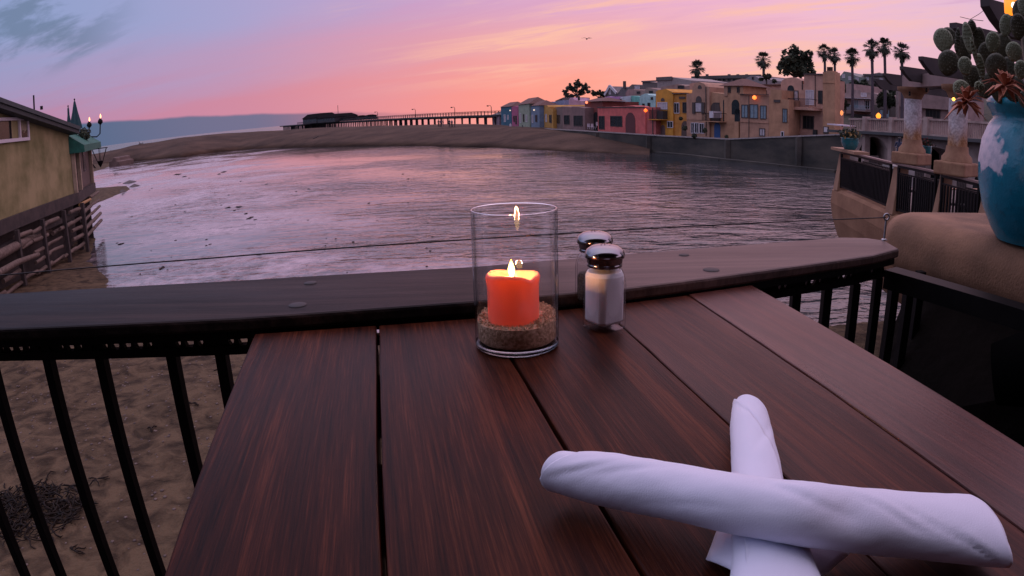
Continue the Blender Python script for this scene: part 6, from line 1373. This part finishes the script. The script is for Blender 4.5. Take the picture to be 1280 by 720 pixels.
# ------------------------------------------------------------------ salt and pepper shakers
sglass = glassmat('shaker_glass', (.16, .17, .2), .04, 4., .6)
def shaker(c_, rz, label, fill_m, fname, fh):
    r_ = empty('shaker', c_, rz, label, 'shaker', 'salt and pepper shakers'); S_ = .0205
    prof = [(S_ * .90, 0), (S_ * .98, .0015), (S_, .004), (S_, .046), (S_ * .97, .053), (S_ * .86, .060), (S_ * .74, .065), (S_ * .72, .070), (S_ * .68, .070), (S_ * .69, .064), (S_ * .80, .058), (S_ * .89, .052), (S_ * .91, .046), (S_ * .90, .009), (S_ * .8, .006), (.0005, .006)]
    m_ = MB(); n = 64; vs = []
    for i, (rr, z) in enumerate(prof):
        w_ = max(0, min(1, (z - .050) / .014))
        for k in range(n):
            a = 2 * math.pi * k / n; ca, sa = math.cos(a), math.sin(a); pw = 7; q_ = 1 / (abs(ca) ** pw + abs(sa) ** pw) ** (1 / pw); oct_ = min(q_, 1.17 / (max(abs(ca + sa), abs(ca - sa)) / 1.0 + 1e-6) * 1.0); q_ = oct_ * (1 - w_) + w_
            vs.append((rr * q_ * ca, rr * q_ * sa, z))
    m_.add(vs, [(i * n + k, i * n + (k + 1) % n, (i + 1) * n + (k + 1) % n, (i + 1) * n + k) for i in range(len(prof) - 1) for k in range(n)], True); m_.add([v for v in vs[:n]], [tuple(reversed(range(n)))]); m_.sm = [False] * len(m_.sm)
    m_.build('glass_body', sglass, r_)
    m_ = MB(); vs = []; pf_ = [(.0005, .0064), (S_ * .78, .0066), (S_ * .885, .0095), (S_ * .885, fh - .004), (S_ * .80, fh), (.0005, fh + .002)]
    for rr, z in pf_:
        for k in range(n):
            a = 2 * math.pi * k / n; ca, sa = math.cos(a), math.sin(a); q_ = min(1 / (abs(ca) ** 7 + abs(sa) ** 7) ** (1 / 7), 1.17 / max(abs(ca + sa), abs(ca - sa)));
            if z > .05: q_ = 1 + (q_ - 1) * max(0, 1 - (z - .05) / .01)
            vs.append((rr * q_ * ca, rr * q_ * sa, z))
    m_.add(vs, [(i * n + k, i * n + (k + 1) % n, (i + 1) * n + (k + 1) % n, (i + 1) * n + k) for i in range(len(pf_) - 1) for k in range(n)], False); m_.build(fname, fill_m, r_)
    m_ = MB(); m_.lathe([(.0160, .0655), (.0178, .0665), (.0178, .0690), (.0172, .0698), (.0180, .0706), (.0182, .0745), (.0200, .0755), (.0204, .0775), (.0200, .0800), (.0180, .0840), (.0130, .0872), (.0065, .0886), (.0003, .0890)], n=48); lid = m_.build('lid', chrome, r_); lid.scale = (.94, .94, 1)
    hl = MB(); z_of = lambda rr: .0891 if rr < .003 else .0888
    for k in range(9):
        a = k * 2.399; rr = 0 if k == 0 else (.0035 if k < 5 else .0062); hl.lathe([(.0008, -.0007), (.0007, .00015)], (rr * math.cos(a), rr * math.sin(a), .0890 - rr * rr * 12), 8)
    hl.build('holes', black_steel, lid); r_.scale = (1.17, 1.17, 1.07); return r_
shaker((.1025, .728, TZ + .0005), R(-14), 'glass shaker filled with white salt in front of the pepper', mat('table_salt', (.93, .91, .92), (.96, .94, .95), 300, .9, bump=.0003), 'salt', .061)
shaker((.102, .812, TZ + .0005), R(-10), 'glass shaker of dark pepper behind the salt', mat('ground_pepper', (.03, .022, .018), (.09, .07, .055), 600, .9, bump=.0004, lo=.45, hi=.6), 'pepper', .040)

# ------------------------------------------------------------------ rolled napkins
def clothmat():
    m = bpy.data.materials.new('white_napkin_cloth'); m.use_nodes = True; t = m.node_tree; b = t.nodes['Principled BSDF']
    b.inputs['Base Color'].default_value = (.80, .81, .95, 1); b.inputs['Roughness'].default_value = .9; b.inputs['Sheen Weight'].default_value = .25; b.inputs['Specular IOR Level'].default_value = .2
    n = t.nodes.new('ShaderNodeTexNoise'); n.inputs['Scale'].default_value = 900; n.inputs['Detail'].default_value = 3; n2_ = t.nodes.new('ShaderNodeTexNoise'); n2_.inputs['Scale'].default_value = 22; n2_.inputs['Detail'].default_value = 2
    tcn = t.nodes.new('ShaderNodeTexCoord'); t.links.new(tcn.outputs['Object'], n.inputs[0]); t.links.new(tcn.outputs['Object'], n2_.inputs[0])
    h_ = M_('ADD', M_('MULTIPLY', n.outputs[0], .10, t), M_('MULTIPLY', n2_.outputs[0], .6, t), t)
    bp = t.nodes.new('ShaderNodeBump'); bp.inputs['Distance'].default_value = .0012; t.links.new(h_, bp.inputs['Height']); t.links.new(bp.outputs[0], b.inputs['Normal']); return m
cloth = clothmat()
def napkin(axis, radii, seam0, seam1, label, seed, cutA=0., cutB=0., flat=.82, dent=None, turns=5.5, seamk=9., folds=(), flare=1.):
    # a rolled cloth: a spiral sheet swept along a bent axis, outer edge running diagonally
    pts = [Vector(p) for p in axis]; NU, NV = 110, 300; b = MB(); vs = []
    def at_(t):
        f = t * (len(pts) - 1); i = min(int(f), len(pts) - 2); u = f - i
        p0, p1, p2, p3 = pts[max(i - 1, 0)], pts[i], pts[i + 1], pts[min(i + 2, len(pts) - 1)]
        return .5 * ((2 * p1) + (p2 - p0) * u + (2 * p0 - 5 * p1 + 4 * p2 - p3) * u * u + (3 * p1 - p0 - 3 * p2 + p3) * u ** 3)
    def rad(t):
        f = t * (len(radii) - 1); i = min(int(f), len(radii) - 2); u = f - i; u = u * u * (3 - 2 * u); return radii[i] * (1 - u) + radii[i + 1] * u
    Ltot = (pts[-1] - pts[0]).length
    for j in range(NV + 1):
        w_ = j / NV                                     # 0 inner, 1 outer
        for i in range(NU + 1):
            t = i / NU; seam = seam0 + (seam1 - seam0) * (1 - math.exp(-t * seamk))
            phi = seam - (1 - w_) * turns * 2 * math.pi
            dl = -cutA * (1 - t) ** 7 * math.cos(phi - .5) + cutB * t ** 9 * w_ ** 4 * max(0, 1 - abs(((phi + .75 + math.pi) % (2 * math.pi)) - math.pi) / 1.5)
            tt = min(1.0, max(0.0, t)); c_ = at_(tt); d = (at_(min(1, tt + .01)) - at_(max(0, tt - .01))).normalized()
            side = d.cross(Vector((0, 0, 1))).normalized(); up = side.cross(d)
            r0 = rad(tt) * (1 - .80 * (1 - w_)) * (1 - .07 * (1 - tt) ** 16) * (1 + .035 * noise.noise((t * 3 + seed, phi * .6, 0)) + .022 * noise.noise((t * 9 + seed, phi * 1.2, 5)))
            for (dt, dp, ds, da) in (dent or ()):
                dphi = (phi - dp + math.pi) % (2 * math.pi) - math.pi; r0 *= 1 - da * math.exp(-((t - dt) / ds) ** 2 - (dphi / .75) ** 2)
            for (ft, fk, fw, fa) in folds:                # soft diagonal creases crossing the outside of the roll
                dphi = (phi - (fk[0] + fk[1] * (t - ft)) + math.pi) % (2 * math.pi) - math.pi
                r0 *= 1 - fa * 1.25 * math.exp(-abs(dphi) / (fw * .8)) * math.exp(-((t - ft) / fk[2]) ** 2) + fa * .6 * math.exp(-((dphi - fw * 1.8) / fw) ** 2) * math.exp(-((t - ft) / fk[2]) ** 2)
            r0 *= 1 - .035 * abs(noise.noise((t * 7 + phi * .9 + seed, phi * .8 - t * 5, 2))) - .018 * abs(noise.noise((t * 26 - phi * 1.6, phi * 2 + seed, 7)))
            fl_ = max(0, (tt - .62) / .38) ** 1.6 * flare
            q_ = c_ + side * math.cos(phi) * r0 * (1 + .34 * fl_) + up * math.sin(phi) * r0 * flat * (1 - .34 * fl_) + d * (dl)
            if q_.z < TZ + .0012: q_.z = TZ + .0012 + (j * .000001)
            vs.append(q_)
    n_ = NU + 1; o0_ = pts[0]
    b.add([v - o0_ for v in vs], [(j * n_ + i, j * n_ + i + 1, (j + 1) * n_ + i + 1, (j + 1) * n_ + i) for j in range(NV) for i in range(NU)], True)
    o = b.build('rolled_napkin', cloth, None, o0_, solid=.0008, fix=False); tag(o, label, 'napkin', 'rolled white napkins'); return o
nz_ = lambda px, py, hgt: atz(px, py, TZ + hgt)
A1 = [nz_(700, 588, .022), nz_(770, 602, .024), nz_(850, 617, .030), nz_(940, 634, .040), nz_(1020, 645, .041), nz_(1110, 655, .030), nz_(1228, 664, .0175)]
napkin(A1, [.0175, .0200, .0200, .0205, .0215, .0240, .0275], R(5), R(200), 'upper rolled white napkin lying across the other one', 3, cutA=.006, cutB=.017, dent=[(.71, R(50), .055, .24), (.80, R(10), .12, .10), (.55, R(100), .07, .05)], folds=[(.10, (R(45), 7., .07), .16, .07), (.20, (R(60), 5., .10), .22, .05), (.88, (R(50), -9., .07), .10, .06), (.80, (R(60), -7., .07), .12, .05), (.42, (R(20), 2.5, .16), .3, .035), (.93, (R(30), -14., .05), .07, .06), (.60, (R(75), -5., .10), .16, .05)])
A2 = [nz_(938, 512, .017), nz_(941, 545, .0165), nz_(947, 590, .0165), nz_(950, 640, .0165), nz_(962, 690, .0165), nz_(975, 770, .0165)]
napkin(A2, [.0150, .0170, .0185, .0190, .0205, .0225], R(20), R(165), 'lower rolled white napkin under the crossing one', 8, cutA=.010, cutB=.01, flat=.80, seamk=3.5, folds=[(.14, (R(70), 8., .07), .16, .08), (.28, (R(110), -6., .10), .2, .06), (.62, (R(80), 6., .12), .2, .07)])
# loose corner of the lower napkin
m_ = MB(); tri = [nz_(930, 660, .027), nz_(1064, 690, .007), nz_(1000, 745, .004), nz_(935, 745, .026)]; N_ = 10; vs = []
for j in range(N_ + 1):
    for i in range(N_ + 1):
        u_, v_ = i / N_, j / N_; p = tri[0] * (1 - u_) * (1 - v_) + tri[1] * u_ * (1 - v_) + tri[2] * u_ * v_ + tri[3] * (1 - u_) * v_; p = p + Vector((0, 0, .004 * math.sin(u_ * 3.1) * (1 - v_) + .0012 * noise.noise((u_ * 4, v_ * 4, 0)))); vs.append(p)
low = bpy.data.objects['rolled_napkin.001'] if 'rolled_napkin.001' in bpy.data.objects else None
m_.add([v - (low.location if low else Vector()) for v in vs], [(j * (N_ + 1) + i, j * (N_ + 1) + i + 1, (j + 1) * (N_ + 1) + i + 1, (j + 1) * (N_ + 1) + i) for j in range(N_) for i in range(N_)], True)
m_.build('loose_corner', cloth, low, fix=False, solid=.0012)
m_ = MB(); tri = [nz_(905, 640, .012), nz_(950, 640, .022), nz_(950, 740, .022), nz_(883, 700, .003)]; vs = []
for j in range(N_ + 1):
    for i in range(N_ + 1):
        u_, v_ = i / N_, j / N_; p = tri[0] * (1 - u_) * (1 - v_) + tri[1] * u_ * (1 - v_) + tri[2] * u_ * v_ + tri[3] * (1 - u_) * v_; vs.append(p + Vector((0, 0, .003 * math.sin(u_ * 3.1) + .001 * noise.noise((u_ * 5, v_ * 5, 3)))))
m_.add([v - low.location for v in vs], [(j * (N_ + 1) + i, j * (N_ + 1) + i + 1, (j + 1) * (N_ + 1) + i + 1, (j + 1) * (N_ + 1) + i) for j in range(N_) for i in range(N_)], True)
m_.build('loose_corner', cloth, low, fix=False, solid=.0012)
